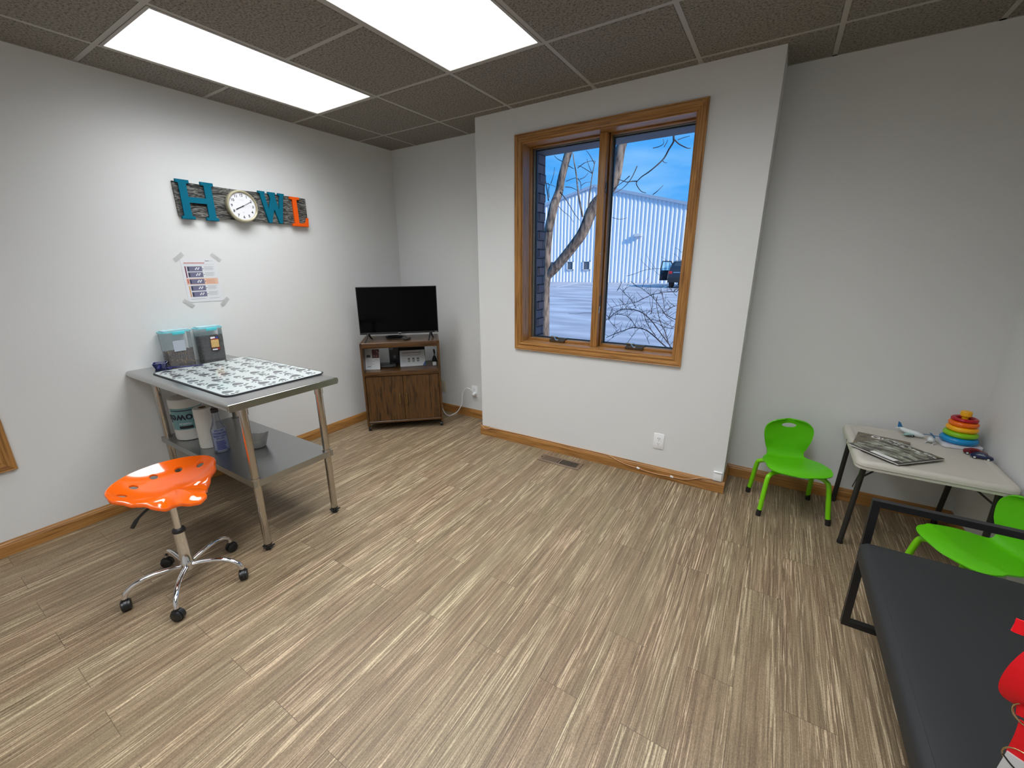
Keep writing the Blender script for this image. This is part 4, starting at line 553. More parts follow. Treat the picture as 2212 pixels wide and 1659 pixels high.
TEAL = pm('teal_paint', srgb(4, 98, 122), .8, 0, .15); ORG = pm('orange_paint', srgb(238, 92, 14), .7, 0, .2)
SC = (.0, 2.163, 1.896)                               # sign centre on the left wall
sign = thing('wall_sign', 'grey barnwood plank sign with teal and orange letters spelling H WL', 'sign', SC)
b = BM()
prism(b, [(-.453, -.096), (-.30, -.099), (0, -.098), (.3, -.102), (.443, -.103), (.446, .098), (.2, .103), (-.1, .100), (-.455, .105)], .0008, .018, Matrix(((0, 0, 1, 0), (1, 0, 0, 0), (0, 1, 0, 0), (0, 0, 0, 1))))
obj('plank', b, barn_mat(), sign, 20)
def glyph(ch):
    if ch == 'H':
        w, st, se, t = .108, .036, .016, .020
        P = [[(-w, -.118), (-w + 2 * se + st + .008, -.118), (-w + 2 * se + st + .008, -.118 + t), (-w + se + st + .004, -.118 + t), (-w + se + st + .004, -.014), (w - se - st - .004, -.014), (w - se - st - .004, -.118 + t), (w - 2 * se - st - .008, -.118 + t), (w - 2 * se - st - .008, -.118), (w, -.118), (w, -.118 + t), (w - se, -.118 + t), (w - se, .118 - t), (w, .118 - t), (w, .118), (w - 2 * se - st - .008, .118), (w - 2 * se - st - .008, .118 - t), (w - se - st - .004, .118 - t), (w - se - st - .004, .016), (-w + se + st + .004, .016), (-w + se + st + .004, .118 - t), (-w + 2 * se + st + .008, .118 - t), (-w + 2 * se + st + .008, .118), (-w, .118), (-w, .118 - t), (-w + se, .118 - t), (-w + se, -.118 + t), (-w, -.118 + t)]]
        return P
    if ch == 'W':
        return [[(-.098, .108), (-.048, .108), (-.048, .092), (-.056, .092), (-.036, -.02), (-.012, .062), (-.018, .092), (-.026, .092), (-.026, .108), (.03, .108), (.03, .092), (.02, .092), (.044, -.02), (.062, .092), (.050, .092), (.050, .108), (.098, .108), (.098, .092), (.088, .092), (.058, -.108), (.034, -.108), (.006, .0), (-.024, -.108), (-.048, -.108), (-.086, .092), (-.098, .092)]]
    if ch == 'L':
        return [[(-.068, -.108), (.066, -.108), (.072, -.04), (.058, -.04), (.050, -.068), (.036, -.082), (.006, -.084), (-.014, -.084), (-.014, .088), (.012, .088), (.012, .106), (-.066, .106), (-.066, .088), (-.046, .088), (-.046, -.088), (-.068, -.088)]]
MX = Matrix(((0, 0, 1, 0), (1, 0, 0, 0), (0, 1, 0, 0), (0, 0, 0, 1)))   # (u,v,h) -> (x=h, y=u, z=v)
for ch, y, dz, mt, lab in (('H', -.335, .0, TEAL, 'teal letter H'), ('W', .165, .004, TEAL, 'teal letter W'), ('L', .372, -.006, ORG, 'orange letter L')):
    b = BM()
    for P in glyph(ch): prism(b, P, .0185, .033, MX @ Matrix.Translation((y, dz, 0)))
    es = [e for e in b.edges if abs(e.verts[0].co.x - .033) < 1e-5 and abs(e.verts[1].co.x - .033) < 1e-5]
    bmesh.ops.bevel(b, geom=es, offset=.002, segments=2, affect='EDGES')
    o = obj('letter', b, mt, sign, 30); o['label'] = lab
t = thing('wall_clock', 'round wall clock with a champagne rim standing in for the letter O', 'clock', (.0190, 2.098, 1.888))
CR = .104
b = BM(); lathe(b, [(CR - .004, 0), (CR, .006), (CR, .030), (CR - .003, .036), (CR - .009, .037), (CR - .014, .033), (CR - .0155, .028)], (0, 0, 0), 64, axis='X', capb=True, capt=False); obj('case', b, pm('champagne_rim', srgb(196, 188, 158), .3, .5), t)
b = BM(); lathe(b, [(CR - .014, .026), (CR - .014, .0275)], (0, 0, 0), 64, axis='X'); dial = obj('dial', b, pm('white_dial', (.80, .80, .84), .5), t)
b = BM()
for n_ in range(1, 13):
    a = PI / 2 - n_ * PI / 6; r = .071
    text_bm(str(n_), .0235, .0003, True, MX @ Matrix.Translation((r * math.cos(a), r * math.sin(a), .0281)), b)
for k in range(60):
    a = k * PI / 30; r = .086; L_ = .0016 if k % 5 else .003
    prism(b, [(r - L_, -.0006), (r, -.0006), (r, .0006), (r - L_, .0006)], .0279, .0283, MX @ Matrix.Rotation(a, 4, 'Z'))
obj('numerals', b, BLK, dial, 0)
b = BM(); prism(b, [(-.016, -.0006), (.016, -.0006), (.016, .0006), (-.016, .0006)], .0279, .0281, MX @ Matrix.Translation((0, .040, 0))); obj('printed_line', b, pm('grey_print', (.45, .45, .48), .6), dial, 0); b = BM(); prism(b, [(-.007, -.001), (.007, -.001), (.007, .001), (-.007, .001)], .0279, .0281, MX @ Matrix.Translation((0, -.042, 0))); obj('printed_line', b, pm('grey_print', (.45, .45, .48), .6), dial, 0)
def hand(nm, ang, L_, w, h, mt):
    b = BM(); prism(b, [(-.012, -w * .6), (L_ * .9, -w), (L_, 0), (L_ * .9, w), (-.012, w * .6)], h, h + .0008, MX @ Matrix.Rotation(ang, 4, 'Z')); obj(nm, b, mt, t, 0)
# eight o'clock and ten past
hand('hour_hand', PI / 2 - math.radians(243), .056, .0030, .0292, BLK)
hand('minute_hand', PI / 2 - math.radians(60), .071, .0012, .0304, BLK)
hand('second_hand', PI / 2 - math.radians(80), .060, .0005, .0316, pm('silver_hand', (.55, .55, .58), .4))
b = BM(); lathe(b, [(.004, .0283), (.004, .0325)], (0, 0, 0), 16, axis='X'); obj('hub', b, BLK, t)
# poster
t = thing('poster', 'white instruction sheet with small pictures taped to the wall below the sign', 'poster', (0.0006, 1.775, 1.395))
def sh(v):  # slight sag to the right
    return v
b = BM(); prism(b, [(-.108, -.139), (.106, -.142), (.108, .139), (-.108, .141)], 0, .0012, MX); obj('sheet', b, pm('matte_paper', (.72, .73, .75), .6), t, 0)
def pr_(bm, u0, v0, u1, v1, h=.0014, mi=0): prism(bm, [(u0, v0), (u1, v0), (u1, v1), (u0, v1)], .0012, h, MX, mi)
PM = [pm('ink_grey_photo', srgb(112, 112, 138), .6), pm('ink_red', srgb(190, 96, 92), .6), pm('ink_plum', srgb(110, 40, 70), .6), pm('ink_peach', srgb(226, 188, 168), .6), pm('ink_pale_grey', srgb(168, 172, 178), .6), pm('ink_dark', srgb(50, 50, 66), .6), pm('ink_ochre', srgb(206, 150, 84), .6), pm('ink_white', (.8, .8, .84), .6)]
b = BM()
pr_(b, -.092, .110, .030, .115, mi=1); pr_(b, .035, .124, .060, .127, mi=5); pr_(b, .062, .1245, .085, .1265, mi=4); pr_(b, -.095, .103, .09, .1042, mi=4)
rows = [.075, .037, -.007, -.050, -.090]
for i, v in enumerate(rows):
    if i == 2: pr_(b, -.096, v - .020, .095, v + .021, .00135, 3)
    pr_(b, -.078, v - .0165, .010, v + .0165, .00145, 0); pr_(b, -.075, v - .012, -.067, v + .012, .0016, 5); pr_(b, -.060, v - .014, .006, v + .014, .00155, 0)
    for q in range(4): prism(b, [(x * .006 + (-.030 + q * .007), y * .006 + v + (.006 if q % 2 else -.002)) for x, y in ((0, 1), (.8, .2), (.3, -1), (-.7, -.5))], .0012, .0017, MX, 7)
    prism(b, [(.015 + .003 * math.cos(a), v + .003 * math.sin(a)) for a in [k * PI / 4 for k in range(8)]], .0012, .0016, MX, 5)
    for q in range(4 if i != 2 else 5):
        pr_(b, .022, v + .012 - q * .0068, .082 - (q % 2) * .008, v + .0145 - q * .0068, mi=4 if i != 2 else 3)
        if i == 2: pr_(b, .022, v + .012 - q * .0068, .082 - (q % 2) * .008, v + .0140 - q * .0068, .0015, mi=1 if q % 2 else 6)
pr_(b, -.091, .018, -.084, .092, .0015, 2); pr_(b, -.090, -.018, -.083, .010, .0016, 1); pr_(b, -.089, -.106, -.083, -.034, .0015, 6)
pr_(b, -.09, -.122, .0, -.119, mi=4); pr_(b, .02, -.121, .085, -.1185, mi=4)
obj('print', b, PM, t, 0)
TAPE = glass('frosted_tape', (.985, .985, .985), .01, .14, (.80, .80, .80))
for u, v, a in ((-.112, .150, .7), (.108, .150, -.7), (-.11, -.146, -.75), (.112, -.150, .75)):
    b = BM(); prism(b, [(-.036, -.012), (.034, -.013), (.036, .012), (-.034, .013)], .0016, .0020, MX @ Matrix.Translation((u, v, 0)) @ Matrix.Rotation(-a if False else a, 4, 'Z')); obj('tape', b, TAPE, t, 0)

# ================================================================= STEEL TABLE AND WHAT IS ON IT
def brushed(name, col, rough):
    m, nt, b = newmat(name); setc(b, col, rough, 1.0); N = nt.nodes.new; L = nt.links.new
    tc = N('ShaderNodeTexCoord'); mp = N('ShaderNodeMapping'); mp.inputs['Scale'].default_value = (300, 6, 6); L(tc.outputs['Object'], mp.inputs['Vector'])
    n = N('ShaderNodeTexNoise'); n.inputs['Scale'].default_value = 1.5; n.inputs['Detail'].default_value = 3; L(mp.outputs[0], n.inputs['Vector'])
    mr = N('ShaderNodeMapRange'); L(n.outputs['Fac'], mr.inputs['Value']); mr.inputs['To Min'].default_value = rough * .85; mr.inputs['To Max'].default_value = rough * 1.15; L(mr.outputs[0], b.inputs['Roughness']); return m
STEEL = brushed('brushed_stainless', (.50, .50, .49), .24); GALV = brushed('galvanised_steel', (.40, .41, .41), .30); TUB = brushed('stainless_tube', (.52, .49, .45), .18)
CHROME = pm('chrome', (.78, .78, .80), .07, 1)
TZ = .872; TX1, TY0, TY1 = 1.247, 1.252, 1.846
st = thing('steel_work_table', 'stainless steel exam table with an undershelf, end against the left wall', 'table', (.6235, 1.549, 0))
ox, oy = .6235, 1.549
b = BM()   # top: slab with bullnose on the long sides
prof = []
yy0, yy1 = TY0 - oy, TY1 - oy
for k in range(9): a = PI / 2 + PI * k / 8; prof.append((yy0 + .018 + .018 * math.cos(a), TZ - .019 + .019 * math.sin(a)))
prof += [(yy0 + .022, TZ - .030), (yy1 - .022, TZ - .030)]
for k in range(9): a = -PI / 2 + PI * k / 8; prof.append((yy1 - .018 + .018 * math.cos(a), TZ - .019 + .019 * math.sin(a)))
prism(b, [(p[0], p[1]) for p in prof], .002 - ox, TX1 - ox, Matrix(((0, 0, 1, 0), (1, 0, 0, 0), (0, 1, 0, 0), (0, 0, 0, 1))))
box(b, TX1 - ox - .0015, yy0 + .006, TZ - .038, TX1 - ox + .0015, yy1 - .006, TZ - .002, 0, .001, 1)
obj('tabletop', b, STEEL, st, 35)
LG = [(1.152, 1.358), (1.152, 1.775), (.085, 1.358), (.085, 1.775)]
for x, y in LG:
    b = BM(); tube(b, [(x - ox, y - oy, .03), (x - ox, y - oy, TZ - .035)], .0195, 20); tube(b, [(x - ox, y - oy, TZ - .095), (x - ox, y - oy, TZ - .032)], .0235, 20)
    lg = obj('leg', b, TUB, st)
    b = BM(); lathe(b, [(.014, .002), (.017, .006), (.019, .03), (.0205, .032), (.0205, .04)], (x - ox, y - oy, 0), 16)
    for k in range(5):  # torn rubber flanges
        a = k * 1.3 + x; obox(b, (x - ox + .021 * math.cos(a), y - oy + .021 * math.sin(a), .017 + .005 * (k % 2)), .020, .012, .006, (0, -.3, a), 0, .002)
    obj('foot', b, pm('black_rubber', (.015, .015, .015), .7), lg)
    b = BM(); lathe(b, [(.0235, .385), (.0235, .43)], (x - ox, y - oy, 0), 20); obj('shelf_clamp', b, TUB, lg)
b = BM(); box(b, .03 - ox, 1.31 - oy, .402, 1.20 - ox, 1.82 - oy, .405); sh_ = .42
b.free(); b = BM()
cut = .0
P = [(.04 - ox, 1.335 - oy), (1.175 - ox, 1.335 - oy), (1.175 - ox, 1.800 - oy), (.04 - ox, 1.800 - oy)]
prism(b, P, .385, .42); obj('undershelf', b, GALV, st, 30)
ZS = .4205
# paw mat
mt_ = thing('paw_print_mat', 'white rectangular mat printed with grey paw prints on the steel table', 'mat', (.667, 1.587, TZ + .0006))
b = BM(); prism(b, rrect(-.452, -.276, .452, .276, .045), 0, .0045); obj('border', b, pm('black_mat_edge', (.01, .012, .016), .5), mt_, 40)
b = BM(); prism(b, rrect(-.444, -.268, .444, .268, .040), .0046, .0056)
rnd = random.Random(5); placed = []
def paw(bm, cx_, cy_, s, a, z0, z1):
    M = Matrix.Translation((cx_, cy_, 0)) @ Matrix.Rotation(a, 4, 'Z')
    pad = []
    for k in range(16):
        t_ = 2 * PI * k / 16; r = s * (.56 + .10 * math.cos(3 * t_ + PI)); pad.append((r * math.cos(t_) * 1.0 - s * .38, r * math.sin(t_) * .95))
    prism(bm, pad, z0, z1, M, 1)
    for tx, ty, rx, ry in ((.42, -.62, .22, .15), (.74, -.22, .25, .16), (.74, .24, .25, .16), (.42, .62, .22, .15)):
        prism(bm, [(s * (tx + rx * math.cos(q * PI / 5)), s * (ty + ry * math.sin(q * PI / 5))) for q in range(10)], z0, z1, M, 1)
for r_ in range(6):
    for c_ in range(9):
        s = .050 if (r_ + c_) % 2 == 0 else .033
        placed.append((-.385 + c_ * .0965 + rnd.uniform(-.012, .012), -.222 + r_ * .0888 + rnd.uniform(-.010, .010), s * rnd.uniform(.94, 1.04)))
for x, y, s in placed: paw(b, x, y, s, rnd.uniform(-.45, .45), .0056, .0059)
m_, nt_, bs_ = newmat('glossy_white_mat'); setc(bs_, (.47, .51, .50), .10, 0, .6)
obj('printed_surface', b, [m_, pm('paw_grey', srgb(86, 88, 92), .15)], mt_, 0)

# storage containers
CLR = glass('clear_plastic', (.975, .985, .99), .10, .10, (.85, .88, .90)); AQ = pm('aqua_plastic', srgb(84, 196, 206), .4)
def container(x, y, w, hgt, fill, kcol, label, card, seed):
    d = .088
    t = thing('food_container', label, 'container', (x, y, TZ + .0004), 0, 'treat containers at the wall end of the table')
    b = BM(); n0 = rrect(-d / 2 + .004, -w / 2 + .005, d / 2 - .004, w / 2 - .005, .014); n1 = rrect(-d / 2, -w / 2, d / 2, w / 2, .016)
    a = [b.verts.new((p[0], p[1], 0)) for p in n0]; c = [b.verts.new((p[0], p[1], hgt)) for p in n1]; n = len(a)
    for i in range(n): b.faces.new((a[i], a[(i + 1) % n], c[(i + 1) % n], c[i]))
    b.faces.new(a[::-1]); obj('body', b, CLR, t)
    b = BM(); prism(b, rrect(-d / 2 - .004, -w / 2 - .004, d / 2 + .004, w / 2 + .004, .018), hgt - .006, hgt + .002); prism(b, rrect(-d / 2 + .006, -w / 2 + .006, d / 2 - .006, w / 2 - .006, .014), hgt + .002, hgt + .010); ld = obj('lid', b, glass('aqua_clear_lid', (.82, .95, .97), .1, .35, (.62, .85, .90)), t)
    b = BM(); torus_pts = [(p[0], p[1], hgt + .001) for p in rrect(-d / 2 - .003, -w / 2 - .003, d / 2 + .003, w / 2 + .003, .018)]; tube(b, torus_pts, .0022, 6, closed=True); obj('seal', b, AQ, ld)
    b = BM(); obox(b, (d / 2 + .006, .005, hgt - .008), .006, w * .44, .020, (0, 0, 0), 0, .002); obj('latch', b, AQ, t)
    if card == 'blank':
        b = BM(); box(b, d / 2 + .0005, -.035, hgt * .42, d / 2 + .0012, .03, hgt * .74); obj('blank_label', b, pm('frosted_label', (.42, .46, .52), .4), t, 0)
    else:
        b = BM(); M = MX @ Matrix.Translation((.012, hgt * .50, 0)) @ Matrix.Rotation(-.04, 4, 'Z')
        prism(b, rrect(-.028, -.048, .028, .050, .006), d / 2 + .0006, d / 2 + .0012, M, 0); prism(b, rrect(-.024, -.026, .024, .026, .004), d / 2 + .0012, d / 2 + .0015, M, 1)
        prism(b, rrect(-.024, .032, .004, .046, .003), d / 2 + .0012, d / 2 + .0016, M, 2); prism(b, rrect(.006, .032, .024, .046, .006), d / 2 + .0012, d / 2 + .0016, M, 3)
        prism(b, [(-.026, .030), (.026, .026), (.026, .030), (.0, .036)], d / 2 + .0012, d / 2 + .0017, M, 4); prism(b, rrect(-.02, -.045, .012, -.036, .003), d / 2 + .0012, d / 2 + .0016, M, 2); prism(b, rrect(.010, -.042, .026, -.030, .003), d / 2 + .0012, d / 2 + .0016, M, 4)
        obj('printed_label', b, [pm('label_brown', srgb(70, 40, 30), .4), pm('label_biscuit', srgb(206, 170, 108), .5, vary=.4, bscale=160), pm('label_white', (.75, .76, .8), .4), pm('label_blue', srgb(60, 80, 140), .4), pm('label_red', srgb(150, 50, 44), .4)], t, 0)
    # kibble: what fills the container
    rk = random.Random(seed); b = BM(); r = .0075 if seed == 1 else .0052; z = r
    while z < fill:
        yv = -w / 2 + .005 + r
        while yv < w / 2 - .005 - r * .6:
            xv = -d / 2 + .004 + r
            while xv < d / 2 - .003 - r * .6:
                edge = xv > d / 2 - 3.2 * r or abs(yv) > w / 2 - 3.2 * r or z > fill - 2.4 * r
                if edge:
                    rr = r * rk.uniform(.8, 1.05); xx = min(max(xv + rk.uniform(-.3, .3) * r, -d / 2 + .005 + rr), d / 2 - .004 - rr); yyv = min(max(yv + rk.uniform(-.3, .3) * r, -w / 2 + .006 + rr), w / 2 - .006 - rr)
                    M = Matrix.Translation((xx, yyv, z + rk.uniform(-.2, .5) * r)) @ Euler((rk.uniform(0, 3), rk.uniform(0, 3), 0)).to_matrix().to_4x4() @ Matrix.Diagonal((rr, rr * .9, rr * .65, 1))
                    mi = 1 if (seed == 1 and rk.random() < (.30 if (z < fill * .5 and yv > 0) else .07)) else 0
                    q = bmesh.ops.create_icosphere(b, subdivisions=1, radius=1)
                    for v in q['verts']: v.co = M @ v.co
                    _mi({f for v in q['verts'] for f in v.link_faces}, mi)
                xv += 1.75 * r
            yv += 1.75 * r
        z += 1.5 * r
    box(b, -d / 2 + .008 + 2 * r, -w / 2 + .008 + 2 * r, .003, d / 2 - .008 - 2 * r, w / 2 - .008 - 2 * r, fill - 2 * r, 0)
    k = obj('kibble', b, [pm('kibble_%d' % seed, kcol, .75), pm('kibble_tan', srgb(150, 120, 84), .8)], None, 50)
    k.location = (x, y, TZ + .0004); tag(k, 'brown kibble and tan biscuits filling the bottom half of the left container' if seed == 1 else 'dark kibble filling most of the right container', 'kibble', kind='stuff')
container(.056, 1.528, .158, .214, .096, srgb(108, 88, 76), 'left clear plastic food container with aqua latch, half full of kibble', 'blank', 1)
container(.060, 1.718, .150, .214, .158, srgb(46, 42, 42), 'right clear plastic food container with a biscuit picture label, nearly full', 'card', 2)
# scoop
NAVY = pm('navy_plastic', srgb(28, 34, 92), .25)
t = thing('food_scoop', 'dark blue plastic scoop with a pale rim beside the left container', 'scoop', (.085, 1.408, TZ + .0006), -.45)
b = BM(); n0 = rrect(-.034, -.026, .030, .026, .010); n1 = rrect(-.046, -.038, .040, .038, .014)
a = [b.verts.new((p[0], p[1], 0)) for p in n0]; c = [b.verts.new((p[0], p[1], .034)) for p in n1]; n = len(a); n2 = [b.verts.new((p[0] * .93, p[1] * .93, .034)) for p in n1]; n3 = [b.verts.new((p[0] * .9, p[1] * .9, .004)) for p in n0]
for i in range(n):
    j = (i + 1) % n; b.faces.new((a[i], a[j], c[j], c[i])); b.faces.new((c[i], c[j], n2[j], n2[i])).material_index = 1; b.faces.new((n2[i], n2[j], n3[j], n3[i]))
b.faces.new(a[::-1]); b.faces.new(n3); obj('bowl', b, [NAVY, pm('pale_blue_plastic', (.62, .68, .8), .3)], t)
b = BM(); tube(b, [(.034, 0, .022), (.06, 0, .018), (.10, 0, .012)], [.008, .007, .006], 8); obj('handle', b, NAVY, t)
t = thing('measuring_spoon', 'long handled navy measuring spoon lying in front of the containers', 'spoon', (.208, 1.412, TZ + .0062), .12)
b = BM(); lathe(b, [(.004, 0), (.013, .002), (.018, .008), (.019, .013), (.016, .013), (.011, .005), (.001, .003)], (0, 0, 0), 18, capt=False); obj('bowl', b, NAVY, t)
b = BM(); tube(b, smooth_path([(.008, .014, .012), (.03, .04, .010), (.035, .08, .004), (.05, .12, .004), (.06, .16, .003)], 3), .0035, 6); tube(b, smooth_path([(.004, .016, .012), (.012, .05, .007), (.03, .10, .003), (.04, .14, .003)], 3), .003, 6); obj('handle', b, NAVY, t)

# on the undershelf
def wrap(bm_, R_, a0, z0, flip=False):
    """bend lettering lying in the XY plane round a vertical cylinder"""
    for v in bm_.verts:
        x, y, h = v.co; a = a0 + x / R_; v.co = Vector(((R_ + h) * math.cos(a), (R_ + h) * math.sin(a), z0 + y))
    return bm_
def band(bm, R_, a0, a1, z0, z1, th=.0006, mi=0, n=24):
    A_ = [a0 + (a1 - a0) * k / n for k in range(n + 1)]
    for k in range(n):
        q = []
        for (r_, aa, zz) in ((R_ + th, A_[k], z0), (R_ + th, A_[k + 1], z0), (R_ + th, A_[k + 1], z1), (R_ + th, A_[k], z1)): q.append(bm.verts.new((r_ * math.cos(aa), r_ * math.sin(aa), zz)))
        bm.faces.new(q).material_index = mi
TUBP = pm('white_tub_plastic', (.62, .61, .57), .45)
bk = thing('wipes_tub', 'large white wipes tub standing upside down with a teal label reading Towels', 'tub', (.20, 1.452, ZS))
b = BM(); lathe(b, [(.074, 0), (.082, .004), (.085, .02), (.087, .22), (.0885, .222), (.0885, .262), (.084, .27), (.078, .272)], (0, 0, 0), 48); obj('body', b, TUBP, bk)
AF = math.atan2(-1.03, 3.0)   # label faces the room side
b = BM(); band(b, .0862, AF - 1.25, AF + 1.25, .075, .215, .0008, 0, 40); band(b, .0864, AF - 1.15, AF + 1.15, .197, .203, .0014, 1, 40); band(b, .0864, AF - .65, AF + .2, .082, .100, .0014, 2); lb = obj('label', b, [pm('label_sea_green', srgb(106, 148, 150), .5), pm('label_navy', srgb(24, 34, 66), .5), pm('label_black', (.01, .01, .012), .5)], bk, 0)
b = text_bm('Towels', .070, .0006, True, Matrix.Rotation(PI, 4, 'Z')); wrap(b, .0876, AF - .42, .152); obj('lettering', b, pm('ink_navy', srgb(18, 24, 48), .5), lb, 0)
b = text_bm('PREMIUM', .016, .0004, True, Matrix.Rotation(PI, 4, 'Z')); wrap(b, .0876, AF - .25, .115); obj('lettering', b, pm('ink_pale', (.5, .55, .58), .5), lb, 0)
pt = thing('paper_towel_roll', 'roll of white paper towels standing on end between tub and spray bottle', 'paper towel roll', (.470, 1.440, ZS))
b = BM(); lathe(b, [(.021, .001), (.048, 0), (.050, .002), (.050, .248), (.048, .25), (.021, .25)], (0, 0, 0), 40, capb=False, capt=False); obj('paper', b, pm('embossed_paper', (.66, .64, .59), .9, bump=.4, bscale=260), pt)
b = BM(); lathe(b, [(.020, .001), (.0208, .001), (.0208, .249), (.020, .249), (.020, .001)], (0, 0, 0), 24, capb=False, capt=False); obj('cardboard_core', b, pm('cardboard', srgb(120, 90, 62), .9), pt)
sp = thing('spray_bottle', 'clear spray bottle with blue printing and a black collar, under the table', 'bottle', (.615, 1.445, ZS))
b = BM(); prof = [(.034, 0), (.040, .004), (.041, .012), (.041, .132), (.039, .146), (.030, .165), (.021, .195), (.018, .225), (.0155, .240), (.0155, .252)]
lathe(b, prof, (0, 0, 0), 32, capt=False); obj('body', b, glass('bottle_plastic', (.88, .91, .95), .15, .15, (.62, .66, .74)), sp)
b = BM(); lathe(b, [(.036, .003), (.038, .006), (.038, .10), (.036, .101)], (0, 0, 0), 28); obj('liquid', b, glass('blue_liquid', (.80, .85, .96), .1, .12, (.45, .52, .75)), sp)
b = BM(); band(b, .0412, AF - 1.0, AF + 1.0, .018, .150, .0004, 0, 24); lb = obj('label', b, glass('clear_label', (.82, .86, .95), .1, .35, (.5, .56, .75)), sp, 0)
INB = pm('ink_royal_blue', srgb(34, 40, 120), .5)
for s_, sz, z in (('SPRAYER', .012, .140), ('CHEMICAL', .0155, .122), ('RESISTANT', .0145, .105), ('SPRAYER', .010, .091)):
    b = text_bm(s_, sz, .0004, True); wrap(b, .0420, AF, z); obj('lettering', b, INB, lb, 0)
for k in range(6): b = BM(); band(b, .0418, AF - .6, AF + .6 - .1 * (k % 3), .022 + k * .0095, .0275 + k * .0095, .0006); obj('printed_line', b, INB, lb, 0)
b = BM(); lathe(b, [(.019, .244), (.0195, .266), (.016, .27)], (0, 0, 0), 24); cl_ = obj('collar', b, BLK, sp)
b = BM(); lathe(b, [(.013, .27), (.013, .300), (.015, .305), (.015, .33)], (0, 0, 0), 16); obox(b, (.01, -.004, .34), .085, .022, .026, (0, 0, AF), 0, .006); obox(b, (.030, -.012, .315), .010, .014, .045, (0, .35, AF), 0, .003); obj('trigger_head', b, pm('grey_plastic', (.09, .09, .095), .5), sp)
gl_ = thing('glass_bowl', 'small crumpled clear plastic cup lying on the lower steel shelf', 'cup', (.735, 1.588, ZS))
b = BM(); segs = 26; prof = [(.030, 0), (.036, .004), (.046, .05), (.052, .072), (.050, .0725), (.044, .05), (.034, .006), (.001, .005)]
lathe(b, prof, (0, 0, 0), segs, capb=True, capt=False)
rg = random.Random(8)
for v in b.verts: v.co += Vector((rg.uniform(-1, 1), rg.uniform(-1, 1), 0)) * .0035 * (v.co.z / .07); v.co.z *= 1 + .22 * math.sin(math.atan2(v.co.y, v.co.x) * 2)
for v in b.verts: v.co.x *= 1.45; v.co.y *= 1.3
gl_.name = 'plastic_cup'; obj('cup_wall', b, glass('cloudy_plastic', (.90, .90, .89), .15, .40, (.75, .75, .73)), gl_, 60)
# ================================================================= ORANGE STOOL
stool = thing('tractor_seat_stool', 'orange tractor-seat stool on a five-arm chrome base with black casters', 'stool', (1.085, 1.018, 0))
GLORG = pm('glossy_orange', srgb(240, 98, 6), .12, 0, .6, coat=.5)
KEY = [(0, .180), (11, .172), (23, .140), (38, .119), (55, .116), (72, .136), (86, .182), (102, .220), (118, .228), (135, .228), (160, .226), (180, .224)]
def rad(th):
    a = abs((math.degrees(th) + 180) % 360 - 180)
    for (a0, r0), (a1, r1) in zip(KEY, KEY[1:]):
        if a <= a1:
            t = (a - a0) / (a1 - a0); t = t * t * (3 - 2 * t); return r0 + (r1 - r0) * t
    return KEY[-1][1]
def zseat(s, th):
    a = abs((math.degrees(th) + 180) % 360 - 180)
    rear = max(0, min(1, (a - 55) / 60)); rear = rear * rear * (3 - 2 * rear)
    pom = max(0, 1 - a / 26); sc = math.exp(-((a - 48) / 20) ** 2)
    z = .066 * rear * s ** 2.6 + .012 * pom * math.sin(PI * min(1, s * 1.05)) * 1.2 - .018 * pom * s ** 4 - .028 * sc * s ** 3 + .014 * (1 - s) * 0
    return z
NT, NS = 96, 16
def seat_bm(th_down=0):
    b = BM(); top = []; 
    for i in range(NS + 1):
        s = i / NS; ring = []
        for k in range(NT):
            t = 2 * PI * k / NT; r = rad(t) * s; ring.append(b.verts.new((r * math.cos(t), r * math.sin(t), zseat(s, t))) if i else None)
        top.append(ring)
    c = b.verts.new((0, 0, 0))
    for k in range(NT): b.faces.new((c, top[1][k], top[1][(k + 1) % NT]))
    for i in range(1, NS):
        for k in range(NT): b.faces.new((top[i][k], top[i + 1][k], top[i + 1][(k + 1) % NT], top[i][(k + 1) % NT]))
    prev = top[NS]
    for dr, dz in ((.006, -.002), (.009, -.009), (.007, -.017), (-.004, -.016), (-.014, -.012)):
        ring = []
        for k in range(NT):
            t = 2 * PI * k / NT; r = rad(t) + dr; ring.append(b.verts.new((r * math.cos(t), r * math.sin(t), zseat(1, t) + dz)))
        for k in range(NT): b.faces.new((prev[k], ring[k], ring[(k + 1) % NT], prev[(k + 1) % NT]))
        prev = ring
    for i in range(NS - 2, 0, -1):
        ring = []; s = i / NS
        for k in range(NT):
            t = 2 * PI * k / NT; r = rad(t) * s; ring.append(b.verts.new((r * math.cos(t), r * math.sin(t), zseat(s, t) - .009)))
        for k in range(NT): b.faces.new((prev[k], ring[k], ring[(k + 1) % NT], prev[(k + 1) % NT]))
        prev = ring
    b.faces.new(prev[::-1]); return b
seat = obj('seat', seat_bm(), GLORG, stool, 50, (-.066, .042, .472), (0, 0, math.radians(8)))
cb = BM()
for hx, hy in ((-.075, -.165), (-.135, -.095), (-.163, .0), (-.135, .095), (-.075, .165)): tube(cb, [(hx, hy, -.02), (hx, hy, .09)], .0165, 24)
apply_bool(seat, cb)
b = BM(); lathe(b, [(.030, .434), (.034, .440), (.034, .446)], (0, 0, 0), 24); box(b, -.125, -.01, .446, -.02, .075, .452, 0, .003); mech = obj('seat_plate', b, BLK, stool)
b = BM(); tube(b, smooth_path([(-.02, -.01, .452), (-.05, -.06, .44), (-.07, -.11, .40), (-.085, -.135, .36)], 4), [.006] * 9 + [.009] * 4, 10); obj('height_lever', b, BLK, stool)
b = BM(); lathe(b, [(.0145, .30), (.0145, .455)], (0, 0, 0), 24); obj('gas_piston', b, CHROME, stool)
b = BM(); lathe(b, [(.026, .292), (.027, .300), (.024, .308), (.016, .310)], (0, 0, 0), 24); obj('bushing', b, BLK, stool)
